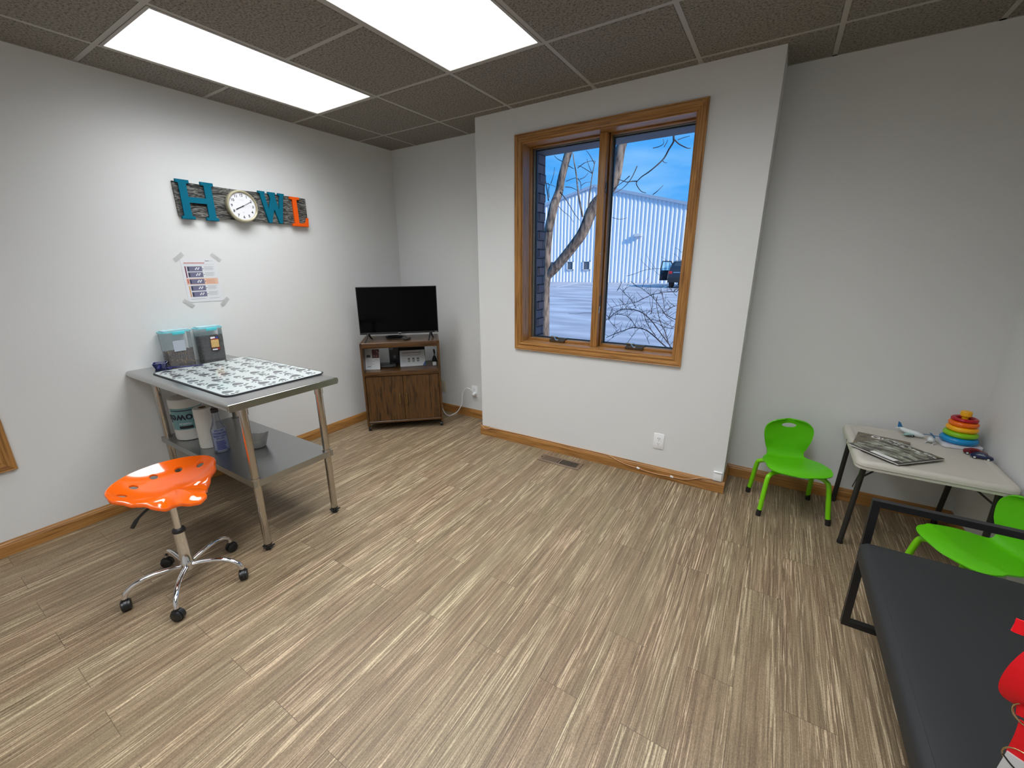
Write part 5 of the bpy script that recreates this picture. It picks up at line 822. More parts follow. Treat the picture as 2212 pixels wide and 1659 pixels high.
b = BM(); lathe(b, [(.024, .085), (.028, .09), (.028, .13), (.0245, .135), (.0245, .293), (.022, .294)], (0, 0, 0), 32); obj('column', b, CHROME, stool)
for k in range(5):
    a = math.radians(-33 + 72 * k); ca, sa = math.cos(a), math.sin(a)
    P = smooth_path([(.022 * ca, .022 * sa, .108), (.07 * ca, .07 * sa, .116), (.14 * ca, .14 * sa, .120), (.195 * ca, .195 * sa, .108), (.228 * ca, .228 * sa, .085), (.240 * ca, .240 * sa, .058)], 5)
    b = BM(); tube(b, P, .0115, 14); lg = obj('leg', b, CHROME, stool)
    b = BM(); c = Vector((.240 * ca, .240 * sa, 0)); sw = a + 1.1 + k * .9; d = Vector((math.cos(sw), math.sin(sw), 0)); nrm = Vector((-d.y, d.x, 0))
    tube(b, [c + Vector((0, 0, .046)), c + Vector((0, 0, .060))], .0125, 12)
    for s in (-1, 1):
        ctr = c + nrm * s * .011 + Vector((0, 0, .0255)); tube(b, [ctr - nrm * .008, ctr - nrm * .004, ctr + nrm * .004, ctr + nrm * .008], [.019, .025, .025, .019], 22)
    tube(b, [c + nrm * -.006 + Vector((0, 0, .028)), c + nrm * .006 + Vector((0, 0, .028))], .0275, 22)
    obj('caster', b, pm('black_caster', (.010, .010, .011), .35), lg)

# ================================================================= TELEVISION CART
dx, dy = .7317, .6826
ct = thing('television_cart', 'dark walnut television cart on casters angled across the corner', 'cart', (.288, 2.765, 0), math.atan2(.458, .491))
WAL = {ax: wood('walnut_' + ax, srgb(92, 61, 28), srgb(40, 25, 11), {'x': (2, 22, 22), 'z': (22, 22, 2)}[ax], .32, 3) for ax in 'xz'}
CW, CD, CH = .690, .40, .825
for x0 in (0, CW - .018):
    b = BM(); box(b, x0, 0, .052, x0 + .018, CD, CH, 0, .002, 1)
    # open foot notch
    obj('side_panel', b, WAL['z'], ct, 30)
b = BM(); box(b, .018, .003, CH - .018, CW - .018, CD, CH - .001, 0, .002, 1); box(b, .018, .001, CH - .048, CW - .018, .020, CH - .003, 0, .003, 2); obj('top', b, WAL['x'], ct, 30)
b = BM(); box(b, .018, .004, .540, CW - .018, CD - .002, .560, 0, .002, 1); box(b, .018, .0, .522, CW - .018, .018, .562, 0, .003, 2); obj('shelf', b, WAL['x'], ct, 30)
b = BM(); box(b, .018, .004, .074, CW - .018, CD - .002, .092, 0, .002, 1); obj('bottom_panel', b, WAL['x'], ct, 30)
b = BM(); box(b, .018, CD - .008, .092, CW - .018, CD - .003, .540); obj('back_panel', b, pm('dark_hardboard', (.02, .014, .01), .7), ct, 0)
GOLD = pm('brass_pull', srgb(168, 140, 86), .3, .9)
for x0, x1, hx in ((.021, .3435, .309), (.3465, CW - .021, .372)):
    b = BM(); box(b, x0, .006, .0945, x1, .022, .518, 0, .002, 1); dr = obj('door', b, WAL['z'], ct, 30)
    b = BM(); tube(b, smooth_path([(hx, .006, .352), (hx, -.010, .347), (hx, -.015, .330), (hx, -.015, .275), (hx, -.010, .258), (hx, .006, .252)], 3), .0052, 8); obj('handle', b, GOLD, dr)
for i, (x, y) in enumerate(((.016, .03), (CW - .016, .03), (.016, CD - .03), (CW - .016, CD - .03))):
    b = BM(); tube(b, [(x - .011, y, .0215), (x + .011, y, .0215)], .021, 18); cs = obj('caster', b, BLK, ct)
    b = BM()
    for s in (-1, 1): box(b, x + s * .014 - .0015, y - .016, .016, x + s * .014 + .0015, y + .014, .046)
    box(b, x - .0155, y - .016, .043, x + .0155, y + .014, .0465); lathe(b, [(.006, .046), (.006, .056)], (x, y, 0), 10); obj('caster_bracket', b, GOLD if i != 1 else pm('dark_brass', (.1, .08, .05), .4, .8), cs, 20)
CM = ct.location.copy(); CA = ct.rotation_euler.z
def on_cart(x, y, z):
    return (CM.x + x * math.cos(CA) - y * math.sin(CA), CM.y + x * math.sin(CA) + y * math.cos(CA), z)
# television
tv = thing('television', 'flat black television switched off on top of the cart', 'television', on_cart(.346, .215, CH + .0004), CA)
W_ = .345; z0, z1 = .062, .475
b = BM(); box(b, -W_, -.116, z0, W_, -.098, z1, 0, .002, 1); box(b, -.22, -.098, z0 + .02, .22, -.055, z0 + .27, 0, .012, 3); obj('housing', b, BLK, tv, 30)
def screen_mat():
    m, nt, b = newmat('dark_glass_screen'); setc(b, (.0008, .0008, .001), .08, 0, .10); return m
b = BM(); box(b, -W_ + .006, -.1166, z0 + .015, W_ - .006, -.1161, z1 - .006); obj('screen', b, screen_mat(), tv, 0)
b = BM(); box(b, -W_ + .0005, -.1185, z0 - .001, W_ - .0005, -.1163, z0 + .0135, 0, .001, 1); bz = obj('bezel', b, pm('matte_black_bezel', (.006, .006, .006), .5), tv, 0)
b = BM(); box(b, -.014, -.1190, z0 + .0045, .014, -.1186, z0 + .0095); obj('badge', b, pm('silver_badge', (.35, .35, .36), .4), bz, 0); b = BM(); box(b, W_ - .035, -.1190, z0 + .005, W_ - .010, -.1186, z0 + .0085); obj('badge', b, pm('silver_badge', (.35, .35, .36), .4), bz, 0)
b = BM(); lathe(b, [(.012, z0 - .006), (.012, z0)], (0, -.108, 0), 10); obj('sensor', b, BLK, bz)
for s in (-1, 1):
    for e in (0,):
        b = BM(); c = (s * .275, -.106, z0 + .012)
        tube(b, [c, (s * .275 - .012, -.150, .030), (s * .275 - .022, -.195, .004)], [.010, .008, .006], 8); tube(b, [c, (s * .275 + .010, -.07, .030), (s * .275 + .020, -.02, .004)], [.010, .008, .006], 8)
        obj('foot', b, BLK, tv)
# cable coil and remote
t = thing('coiled_cable', 'black cable coil lying under the television', 'cable', on_cart(.285, .215, CH + .006), CA)
b = BM()
for q in range(3):
    P = [((.070 + .004 * q) * math.cos(a), (.040 + .003 * q) * math.sin(a), .002 + q * .006) for a in [k * PI / 14 for k in range(28)]]; tube(b, P, .004, 6, closed=True)
tube(b, smooth_path([(.06, .02, .018), (.10, -.03, .012), (.125, -.07, .006)], 4), .0035, 6); obj('cable', b, BLK, t)
t = thing('remote_control', 'small black remote at the front edge of the cart top', 'remote control', on_cart(.405, .115, CH + .0006), CA + 1.1)
b = BM(); box(b, -.042, -.018, 0, .042, .018, .017, 0, .006, 3); obj('body', b, BLK, t)
b = BM()
for k in range(6): lathe(b, [(.0028, .0168), (.0028, .0178)], (-.024 + (k // 2) * .018, -.007 + (k % 2) * .014, 0), 10)
obj('buttons', b, pm('grey_buttons', (.08, .08, .085), .5), t)
b = BM(); lathe(b, [(.0025, 0), (.0025, .05)], (0, 0, 0), 8)
b.free()
# things on the cart shelf
SZ = .5608
PAPER = pm('glossy_card', (.66, .68, .70), .35)
def card(name, label, cat, x, y, w, h, lean, rz, draw, mats, th=.0015):
    t = thing(name, label, cat, on_cart(x, y, SZ), CA + rz)
    L_ = h; b = BM(); M = Matrix.Rotation(-lean, 4, 'X') @ Matrix.Rotation(PI / 2, 4, 'X')   # (u,v,n) stands up, n towards the front
    prism(b, [(-w / 2, 0), (w / 2, 0), (w / 2, h), (-w / 2, h)], 0, th, M); obj('card', b, PAPER, t, 0)
    b = BM(); draw(b, M, th); obj('print', b, mats, t, 0)
    return t, M
def rc(b, M, th, u0, v0, u1, v1, mi=0, k=1): prism(b, [(u0, v0), (u1, v0), (u1, v1), (u0, v1)], th, th + .0002 * k, M, mi)
def draw1(b, M, th):
    rc(b, M, th, -.062, .105, -.006, .185, 3); rc(b, M, th, -.004, .105, .060, .185, 1); rc(b, M, th, -.052, .112, -.018, .135, 0, 2)
    rr = random.Random(2)
    for k in range(12): x, z = rr.uniform(.0, .055), rr.uniform(.108, .178); rc(b, M, th, x, z, x + .008, z + .006, rr.choice([0, 2, 3]), 3 + k)
    for k in range(5): rc(b, M, th, -.052, .086 - .012 * k, -.004 + .02 * (k % 2), .0885 - .012 * k, 4)
    rc(b, M, th, -.052, .024, -.015, .029, 0); rc(b, M, th, .02, .086, .05, .089, 4)
INKS = [pm('ink_charcoal', (.04, .04, .045), .5), pm('ink_maroon', srgb(90, 40, 44), .5), pm('ink_blush', srgb(190, 140, 130), .5), pm('ink_light', (.45, .46, .47), .5), pm('ink_mid', (.22, .23, .24), .5), pm('ink_blue', srgb(50, 90, 150), .5)]
card('flyer', 'white flyer with a small dark photo standing at the left of the cart shelf', 'flyer', .082, .115, .128, .188, .22, -.05, draw1, INKS)
b = BM(); t2 = thing('leaflet_stand', 'wide white leaflet with three small pictures in the middle of the cart shelf', 'leaflet', on_cart(.440, .180, SZ), CA + .06)
M = Matrix.Rotation(-.36, 4, 'X') @ Matrix.Rotation(PI / 2, 4, 'X')
prism(b, [(-.118, 0), (.118, 0), (.113, .152), (-.115, .152)], 0, .002, M); 
M2 = Matrix.Translation((0, .108, 0)) @ Matrix.Rotation(.36, 4, 'X') @ Matrix.Rotation(PI / 2, 4, 'X'); prism(b, [(-.118, 0), (.118, 0), (.115, .150), (-.115, .150)], 0, .002, M2); obj('folded_card', b, PAPER, t2, 0)
b = BM(); rc(b, M, .002, -.095, .125, .075, .130, 0); rc(b, M, .002, -.1, .110, .08, .113, 4); rc(b, M, .002, -.095, .098, .06, .101, 4)
for k in range(4): rc(b, M, .002, -.098, .075 - .011 * k, -.062, .078 - .011 * k, 3)
for k in range(3):
    x = -.035 + .042 * k; prism(b, rrect(x - .011, .040, x + .011, .078, .005), .002, .0023, M, 4); rc(b, M, .002, x - .009, .052, x + .009, .062, 3, 3); rc(b, M, .002, x - .010, .070, x + .010, .076, 0, 3)
prism(b, [(.118, 0), (.118, .05), (.09, .0)], .002, .0023, M, 5); obj('print', b, INKS, t2, 0)
t = thing('streaming_box', 'flat dark grey electronic box on the cart shelf beside the flyer', 'media box', on_cart(.205, .215, SZ), CA + .04)
b = BM(); box(b, -.070, -.045, .002, .075, .05, .028, 0, .004, 2); obj('case', b, pm('smoked_plastic', (.05, .055, .055), .25), t)
b = BM(); box(b, -.055, -.0458, .010, .05, -.0452, .014); obj('front_trim', b, pm('grey_trim', (.22, .23, .23), .4), t, 0)
t = thing('dark_box', 'black printed box standing at the back of the cart shelf', 'box', on_cart(.262, .338, SZ), CA + .02)
b = BM(); box(b, -.045, -.035, 0, .045, .035, .19, 0, .002, 1); obj('carton', b, pm('black_carton', (.012, .014, .018), .4), t)
b = BM(); box(b, -.008, -.0356, .058, .018, -.0352, .088); box(b, -.04, -.0356, .14, -.005, -.0352, .165); obj('printed_panel', b, INKS[4], t, 0)
t = thing('calendar_strip', 'black printed sheet hanging over the back of the cart shelf', 'sheet', on_cart(.405, .380, SZ), CA)
b = BM(); box(b, -.15, -.002, .0, .15, .002, .245); obj('sheet', b, pm('black_sheet', (.02, .02, .022), .5), t, 0)
b = text_bm('20', .050, .0003, True, Matrix.Translation((-.055, -.0024, .215)) @ Matrix.Rotation(PI / 2, 4, 'X')); obj('lettering', b, INKS[3], t, 0)
b = BM(); box(b, .0, -.0028, .165, .068, -.0023, .24); obj('white_panel', b, PAPER, t, 0)
t = thing('white_charger', 'tiny white charging cube at the right end of the cart shelf', 'charger', on_cart(.640, .168, SZ), CA + .1)
b = BM(); box(b, -.018, -.016, 0, .018, .016, .034, 0, .005, 3); obj('cube', b, WPL, t)
t = thing('lens_brush', 'small black brush standing behind the white charging cube', 'brush', on_cart(.642, .222, SZ), CA)
b = BM(); lathe(b, [(.020, 0), (.022, .004), (.022, .05), (.012, .075), (.009, .08)], (0, 0, 0), 18); obj('bristle_holder', b, pm('black_plastic_dull', (.02, .02, .022), .6), t)
b = BM(); tube(b, smooth_path([(0, 0, .08), (.002, 0, .11), (-.003, 0, .145)], 4), [.004] * 4 + [.008] * 4 + [.004], 8); obj('handle', b, BLK, t)

# ================================================================= CHILD CHAIRS
GRN = pm('lime_green_shell', srgb(92, 190, 14), .38, 0, .4); GRT = pm('lime_green_tube', srgb(120, 205, 10), .3, 0, .5)
PROF = [(.154, .288, .30), (.150, .293, .62), (.138, .300, .86), (.115, .305, .97), (.085, .307, 1.0), (.045, .302, 1.0), (.0, .296, .985), (-.05, .289, .93), (-.095, .281, .82), (-.130, .276, .70), (-.150, .281, .63), (-.164, .300, .62), (-.173, .328, .66), (-.178, .362, .73), (-.182, .400, .79), (-.184, .440, .82), (-.185, .475, .79), (-.185, .497, .70), (-.184, .514, .58), (-.183, .526, .42), (-.182, .532, .22)]
HWID = .164
def child_chair(label, loc, rz):
    t = thing('child_chair', label, 'chair', loc, rz, 'lime green child chairs')
    b = BM(); NU = 18; top = []
    fine = []
    for i in range(len(PROF) - 1):
        p0, p1, p2, p3 = PROF[max(i - 1, 0)], PROF[i], PROF[i + 1], PROF[min(i + 2, len(PROF) - 1)]
        for k in range(3):
            q = k / 3; fine.append(tuple(.5 * (2 * b_ + (-a_ + c_) * q + (2 * a_ - 5 * b_ + 4 * c_ - d_) * q * q + (-a_ + 3 * b_ - 3 * c_ + d_) * q ** 3) for a_, b_, c_, d_ in zip(p0, p1, p2, p3)))
    fine.append(PROF[-1])
    for (y, z, w) in fine:
        row = []
        for j in range(NU + 1):
            u = -1 + 2 * j / NU; up = (z - .30) / .2
            curve = .010 * u * u if z < .32 else 0; fwd = .022 * u * u * max(0, min(1, (z - .31) / .08)); row.append(b.verts.new((u * w * HWID, -(y + fwd), z + curve * (1 if y < .08 else .3))))
        top.append(row)
    for i in range(len(top) - 1):
        for j in range(NU): b.faces.new((top[i][j], top[i][j + 1], top[i + 1][j + 1], top[i + 1][j]))
    bmesh.ops.recalc_face_normals(b, faces=b.faces)
    bmesh.ops.solidify(b, geom=b.faces[:], thickness=.007)
    sh = obj('seat_shell', b, GRN, t, 60)
    cb = BM(); P = [(.040 * math.cos(k * PI / 14), .486 + .015 * math.sin(k * PI / 14)) for k in range(28)]
    prism(cb, P, -.25, -.10, Matrix(((1, 0, 0, 0), (0, 0, -1, 0), (0, 1, 0, 0), (0, 0, 0, 1))))
    apply_bool(sh, cb)
    for sx, y0, xf, yf in ((-1, .065, .178, .132), (1, .065, .178, .132), (-1, -.075, .171, -.155), (1, -.075, .171, -.155)):
        # local front is -y
        P = smooth_path([(sx * .06, -y0 * .9, .270), (sx * .115, -(y0 + (yf - y0) * .2), .268), (sx * .142, -(y0 + (yf - y0) * .42), .255), (sx * .156, -(y0 + (yf - y0) * .6), .225), (sx * xf * .97, -(y0 + (yf - y0) * .93), .06), (sx * xf, -yf, .022)], 5)
        lb = BM(); tube(lb, P, .0130, 14); lg = obj('leg', lb, GRT, t)
        lb = BM(); P2 = [(sx * xf * .985, -yf * .985, .040), (sx * xf, -yf, .022), (sx * xf * 1.005, -yf * 1.005, .001)]; tube(lb, P2, [.0135, .0140, .0135], 14); obj('leg_cap', lb, BLK, lg)
    lb = BM(); box(lb, -.10, -.045, .272, .10, -.030, .292, 0, .003); box(lb, -.10, .03, .264, .10, .045, .280, 0, .003); obj('seat_brace', lb, GRT, t)
    return t
c1 = child_chair('lime green child chair with an oval grip hole, beside the bay wall', (3.516, 3.285, 0), .27)
c2 = copy_tree(c1); c2.location = (4.158, 2.748, 0); c2.rotation_euler = (0, 0, -1.05); c2['label'] = 'lime green child chair partly hidden behind the black metal bench frame'

# ================================================================= FOLDING TABLE
ft = thing('folding_table', 'low beige plastic folding table in the right corner holding toys and magazines', 'table', (4.018, 3.248, 0))
BEI = pm('beige_table_plastic', srgb(196, 191, 180), .45, 0, .4, bump=.12, bscale=500)
X0, X1, Y0_, Y1_ = 3.738 - 4.018, 4.298 - 4.018, 2.945 - 3.248, 3.552 - 3.248; TT = .527
b = BM()
R0 = [(0, TT - .040, .045), (0, TT - .014, .045), (.004, TT - .004, .045), (.012, TT + .002, .043), (.030, TT + .003, .035), (.036, TT - .001, .03), (.040, TT - .002, .028)]
rings = []
for ins, z, r in R0: rings.append([b.verts.new((p[0], p[1], z)) for p in rrect(X0 + ins, Y0_ + ins, X1 - ins, Y1_ - ins, r, 7)])
n = len(rings[0])
for a, c in zip(rings, rings[1:]):
    for i in range(n): b.faces.new((a[i], a[(i + 1) % n], c[(i + 1) % n], c[i]))
b.faces.new(rings[-1]); b.faces.new(rings[0][::-1]); obj('tabletop', b, BEI, ft, 50)
b = BM(); P = [(p[0], p[1], TT - .024) for p in rrect(X0 - .001, Y0_ - .001, X1 + .001, Y1_ + .001, .046, 7)]; tube(b, P, .0018, 6, closed=True); obj('edge_seam', b, pm('beige_edge_line', srgb(170, 164, 152), .5), ft)  # slightly darker beige seam line round the tabletop edge
LEGM = pm('dark_grey_powdercoat', (.03, .028, .026), .4, .2)
for x, y, xt, yt in ((-.253, -.202, -.235, -.245), (-.243, .328, -.235, .26), (.25, -.215, .235, -.245), (.225, .315, .235, .26)):
    y = max(min(y, .300), -.3); b = BM(); tube(b, [(x, y, .012), (xt, yt * .95, TT - .042)], .0125, 12); lg = obj('leg', b, LEGM, ft)
    b = BM(); tube(b, [(x, y, .001), (x, y, .02)], [.0135, .0135], 12); obj('leg_cap', b, BLK, lg)
for s in (-1, 1):
    b = BM(); tube(b, [(s * .235, -.22, TT - .05), (s * .235, .24, TT - .05)], .008, 8); tube(b, [(s * .24, .0, TT - .09), (s * .24, .0, TT - .05)], .004, 6); obj('crossbar', b, LEGM, ft)
    b = BM(); tube(b, [(s * .243, -.215, TT - .13), (s * .13, -.15, TT - .043)], .0045, 6); tube(b, [(s * .243, -.212, TT - .10), (s * .262, -.23, TT - .175)], .003, 6); obj('brace', b, LEGM, ft)
b = BM(); box(b, X0 - .002, .05, TT - .03, X0 + .001, .065, TT - .02); obj('edge_slot', b, DK, ft, 0)
TS = TT + .0006 - .002 + .0004

# magazines: the box between the four corners worked out on the tabletop
def magazine(label, cx_, cy_, z, w, h, th, rz, cols, title, curl=0):
    t = thing('magazine', label, 'magazine', (cx_, cy_, z), rz, 'magazines on the folding table')
    b = BM(); box(b, -w / 2 + .001, -h / 2 + .001, .0006, w / 2 - .001, h / 2 - .001, th - .0006); obj('pages', b, pm('page_edges', (.62, .61, .58), .7), t, 0)
    m, nt, bs = newmat('magazine_cover'); setc(bs, None, .22, 0, .5); N = nt.nodes.new; L = nt.links.new
    tc = N('ShaderNodeTexCoord'); mp = N('ShaderNodeMapping'); mp.inputs['Scale'].default_value = (1, 2.2, 1); mp.inputs['Location'].default_value = (cx_ * 3, cols[0][0] * 9, 0); nz = N('ShaderNodeTexNoise'); nz.inputs['Scale'].default_value = 16; nz.inputs['Detail'].default_value = 5; nz.inputs['Distortion'].default_value = .8
    L(tc.outputs['Object'], mp.inputs[0]); L(mp.outputs[0], nz.inputs['Vector']); cr = N('ShaderNodeValToRGB'); e = cr.color_ramp.elements; e[0].position = .34; e[1].position = .66
    e[0].color = (*cols[0], 1); e[1].color = (*cols[-1], 1)
    for i, c in enumerate(cols[1:-1]): q = e.new(.34 + .32 * (i + 1) / (len(cols) - 1)); q.color = (*c, 1)
    L(nz.outputs['Fac'], cr.inputs['Fac']); L(cr.outputs['Color'], bs.inputs['Base Color'])
    b = BM(); box(b, -w / 2, -h / 2, th - .0006, w / 2, h / 2, th); box(b, -w / 2, -h / 2, 0, w / 2, h / 2, .0006); box(b, -w / 2, -h / 2, .0006, -w / 2 + .0008, h / 2, th - .0006)
    obj('cover', b, m, t, 0)
    if title:
        b = text_bm(title, .060, .0002, True, Matrix.Translation((0, h / 2 - .040, th + .0004))); b2 = BM()
        obj('title', b, pm('title_white', (.75, .75, .73), .4), t, 0); b2.free()
    return t
HF = lambda *c: [srgb(*x) for x in c]
m1 = magazine('open-air hunting magazine with a white title at the upper left of the pile', 3.869, 3.237, TS, .219, .265, .0045, -.22, HF((34, 30, 25), (78, 66, 50), (104, 94, 72), (92, 80, 58), (138, 108, 80)), 'Gun')
m2 = magazine('thicker magazine with a white address label, topmost of the pile', 3.905, 3.145, TS + .0052, .252, .278, .007, -.817, HF((26, 23, 21), (62, 50, 44), (112, 114, 96), (140, 142, 126), (176, 182, 168)), None)
b = BM(); box(b, -.02, -.128, .0071, .095, -.098, .0074); obj('address_label', b, pm('label_paper', (.72, .72, .7), .5), m2, 0)
b = BM(); box(b, -.1258, -.1388, .0071, .1258, -.130, .0073); box(b, .116, -.1295, .0071, .1258, .138, .0073); obj('dark_margin', b, BLK, m2, 0)
b = BM(); rr = random.Random(4)
for k in range(9): x = -.09 + k * .024; box(b, x, .108 - .006 * (k % 3), .0071, x + .014, .116 - .006 * (k % 3), .0073)
for k in range(3): x = -.10 + k * .03; box(b, x, .085, .0071, x + .02, .090, .0073)
obj('cover_lines', b, pm('title_white', (.75, .75, .73), .4), m2, 0)
m1.location.z = TT + .0034; m2.location.z = TT + .0084

# ring stacker
RXY = (4.210, 3.455)
t = thing('stacker_base', 'white rocking base and yellow post of the ring stacking toy', 'toy', (*RXY, TS), .1)
b = BM(); prism(b, rrect(-.078, -.070, .078, .070, .022), .002, .018); obj('base', b, pm('white_toy_plastic', (.72, .72, .76), .3), t, 40)
YEL = pm('toy_yellow', srgb(244, 176, 10), .3)
b = BM(); lathe(b, [(.022, .018), (.018, .06), (.013, .15), (.013, .168)], (0, 0, 0), 24); obj('post', b, YEL, t)
b = BM()
prof = []; lathe(b, [(.017, .162), (.021, .165), (.021, .186), (.018, .190), (.010, .191)], (0, 0, 0), 24)
for k in range(12): a = k * PI / 6; tube(b, [(.0208 * math.cos(a), .0208 * math.sin(a), .166), (.0208 * math.cos(a), .0208 * math.sin(a), .185)], .0010, 6)
obj('post_cap', b, YEL, t)
z = .018
for nm, col, Ro, r in (('light blue', (20, 140, 200), .056, .0185), ('lime green', (130, 195, 20), .050, .0170), ('yellow', (248, 190, 20), .046, .0158), ('orange', (240, 110, 14), .043, .0150), ('red', (176, 14, 34), .042, .0105)):
    rg_ = thing('stacking_ring', nm + ' plastic ring on the stacking toy', 'toy ring', (RXY[0], RXY[1], TS + z + r * .92), 0, 'rings of the stacking toy')
    b = BM(); torus(b, (0, 0, 0), Ro, r, 48, 16, 'Z', 0, .92); obj('ring', b, pm('toy_' + nm.replace(' ', '_'), srgb(*col), .22, 0, .5), rg_, 80); z += 2 * r * .92 - .0008
# toy jet
def flat_wing(b, P, z0, z1, mi=0): prism(b, P, z0, z1, None, mi)
TW = pm('toy_white', (.70, .74, .74), .35); TB = pm('toy_blue', srgb(30, 100, 150), .35); TG = pm('toy_pale_green', srgb(150, 190, 182), .4)
t = thing('toy_jet', 'small white toy airplane with a blue tail fin at the back of the table', 'toy airplane', (4.030, 3.485, TS), -.45)
b = BM(); P = [(-.055, 0, .036), (-.046, 0, .032), (-.02, 0, .024), (.02, 0, .021), (.045, 0, .018), (.058, 0, .015)]; tube(b, P, [.003, .009, .014, .0145, .011, .003], 16)
body = obj('fuselage', b, TW, t, 60)
b = BM(); prism(b, [(-.060, .036), (-.040, .034), (-.034, .030), (-.052, .064), (-.062, .068)], -.002, .002, Matrix(((1, 0, 0, 0), (0, 0, 1, 0), (0, 1, 0, 0), (0, 0, 0, 1)))); obj('tail_fin', b, TB, t, 0)
b = BM(); prism(b, [(-.02, -.05), (-.004, -.05), (.022, -.01), (.022, .01), (-.004, .05), (-.02, .05), (-.012, 0)], .014, .018); obj('wing', b, TG, t, 0)
b = BM(); prism(b, [(-.064, -.022), (-.054, -.022), (-.04, 0), (-.054, .022), (-.064, .022), (-.058, 0)], .034, .037); obj('tailplane', b, TW, t, 0)
for x, y in ((-.018, -.012), (-.018, .012), (.012, -.012), (.012, .012)):
    b = BM(); tube(b, [(x, y - .003, .0075), (x, y + .003, .0075)], .0072, 14); w = obj('wheel', b, BLK, t)
    b = BM(); tube(b, [(x, y - .0034, .0075), (x, y + .0034, .0075)], .003, 10); obj('wheel_hub', b, TW, w)
# toy helicopter
t = thing('toy_helicopter', 'tiny white toy helicopter with blue rotor left of the ring stacker', 'toy helicopter', (4.098, 3.412, TS), -.5)
b = BM(); ell(b, (0, 0, .022), .016, .022, .016, 0, 14, 10); tube(b, [(0, .015, .026), (0, .05, .032)], [.006, .003], 10); obj('fuselage', b, TW, t, 60)
b = BM(); lathe(b, [(.002, .036), (.002, .044)], (0, 0, 0), 8); obj('mast', b, TW, t)
b = BM()
for a in (.5, .5 + PI / 2): obox(b, (0, 0, .045), .075, .008, .0016, (0, 0, a))
obj('rotor', b, TB, t, 0)
b = BM()
for s in (-1, 1): tube(b, [(s * .015, -.022, .004), (s * .015, .018, .004)], .0032, 8); tube(b, [(s * .015, -.005, .004), (s * .008, -.003, .014)], .002, 6)
obj('skids', b, TW, t)
# toy cars
def toy_car(label, loc, rz, col, wcol, L_=.078):
    t = thing('toy_car', label, 'toy car', loc, rz, 'toy cars by the right wall')
    h = L_ / 2; w = .015
    S = [(-h, .007), (h, .007), (h + .001, .013), (h - .006, .018), (h - .022, .020), (h - .034, .031), (-h + .026, .031), (-h + .010, .020), (-h, .018)]
    b = BM(); prism(b, S, -w, w, Matrix(((1, 0, 0, 0), (0, 0, 1, 0), (0, 1, 0, 0), (0, 0, 0, 1)))); bmesh.ops.bevel(b, geom=b.edges[:], offset=.002, segments=2, affect='EDGES'); obj('body', b, col, t, 50)
    for s in (-1, 1):
        b = BM(); prism(b, [(h - .026, .0205), (h - .036, .0288), (-h + .027, .0288), (-h + .015, .0205)], s * (w + .0003) - .0004, s * (w + .0003) + .0004, Matrix(((1, 0, 0, 0), (0, 0, 1, 0), (0, 1, 0, 0), (0, 0, 0, 1)))); obj('side_window', b, wcol, t, 0)
    for x in (-h + .015, h - .017):
        for s in (-1, 1):
            b = BM(); tube(b, [(x, s * w - .003, .0078), (x, s * w + .003, .0078)], .0075, 16); wh = obj('wheel', b, BLK, t)
            b = BM(); tube(b, [(x, s * w - .0034, .0078), (x, s * w + .0034, .0078)], .0045, 12); obj('wheel_hub', b, TW, wh)
    return t
toy_car('dark blue toy van nearest the table edge by the right wall', (4.255, 3.286, TS), -.22, pm('toy_navy', srgb(30, 40, 84), .3), pm('toy_window_grey', srgb(140, 150, 158), .3))
toy_car('dark red toy car behind the dark blue toy van', (4.245, 3.332, TS), -.2, pm('toy_maroon', srgb(130, 20, 28), .3), pm('toy_window_dark', srgb(90, 40, 46), .3), .086)

# ================================================================= BENCH
bn = thing('bench', 'long charcoal padded bench on a black square-tube frame along the right wall', 'bench', (3.98, 1.55, 0))
BK = pm('black_powdercoat', (.012, .012, .013), .42); CHC = pm('charcoal_vinyl', srgb(40, 41, 42), .6, 0, .3, bump=.12, bscale=700)
ox, oy = 3.98, 1.55
b = BM()
rings = []
for ins, z, r in ((.010, .372, .03), (.002, .378, .03), (0, .390, .03), (0, .420, .03), (.003, .432, .028), (.010, .441, .026), (.022, .446, .022), (.05, .450, .02), (.10, .452, .02)):
    rings.append([b.verts.new((p[0], p[1], z)) for p in rrect(3.688 - ox + ins, .80 - oy + ins, 4.262 - ox - ins, 2.325 - oy - ins, r, 5)])
n = len(rings[0])
for a, c in zip(rings, rings[1:]):
    for i in range(n): b.faces.new((a[i], a[(i + 1) % n], c[(i + 1) % n], c[i]))
b.faces.new(rings[-1]); b.faces.new(rings[0][::-1]); cu = obj('cushion', b, CHC, bn, 60)
b = BM(); P = [(p[0], p[1], .4462) for p in rrect(3.712 - ox, .824 - oy, 4.238 - ox, 2.301 - oy, .02, 5)]; tube(b, P, .0009, 5, closed=True); obj('seam', b, pm('charcoal_thread', (.02, .02, .022), .6), cu)
for yy in (2.392, .735):
    b = BM(); s = .025; x0, x1 = 3.7235, 4.2265; zt = .592
    sqtube(b, (x0 - ox, yy - oy, .001), (x0 - ox, yy - oy, zt), s, s, up=(0, 1, 0)); sqtube(b, (x1 - ox, yy - oy, .001), (x1 - ox, yy - oy, zt), s, s, up=(0, 1, 0))
    sqtube(b, (x0 + s / 2 - ox, yy - oy, zt - s / 2), (x1 - s / 2 - ox, yy - oy, zt - s / 2), s, s, up=(0, 0, 1)); sqtube(b, (x0 + s / 2 - ox, yy - oy, .0135), (x1 - s / 2 - ox, yy - oy, .0135), s, s, up=(0, 0, 1))
    sqtube(b, (x0 + s / 2 - ox, yy - oy, .345), (x1 - s / 2 - ox, yy - oy, .345), s, s, up=(0, 0, 1))
    obj('end_frame', b, BK, bn, 0)
b = BM()
for xx in (3.76, 4.19): sqtube(b, (xx - ox, .748 - oy, .358), (xx - ox, 2.379 - oy, .358), .025, .025, up=(0, 0, 1))
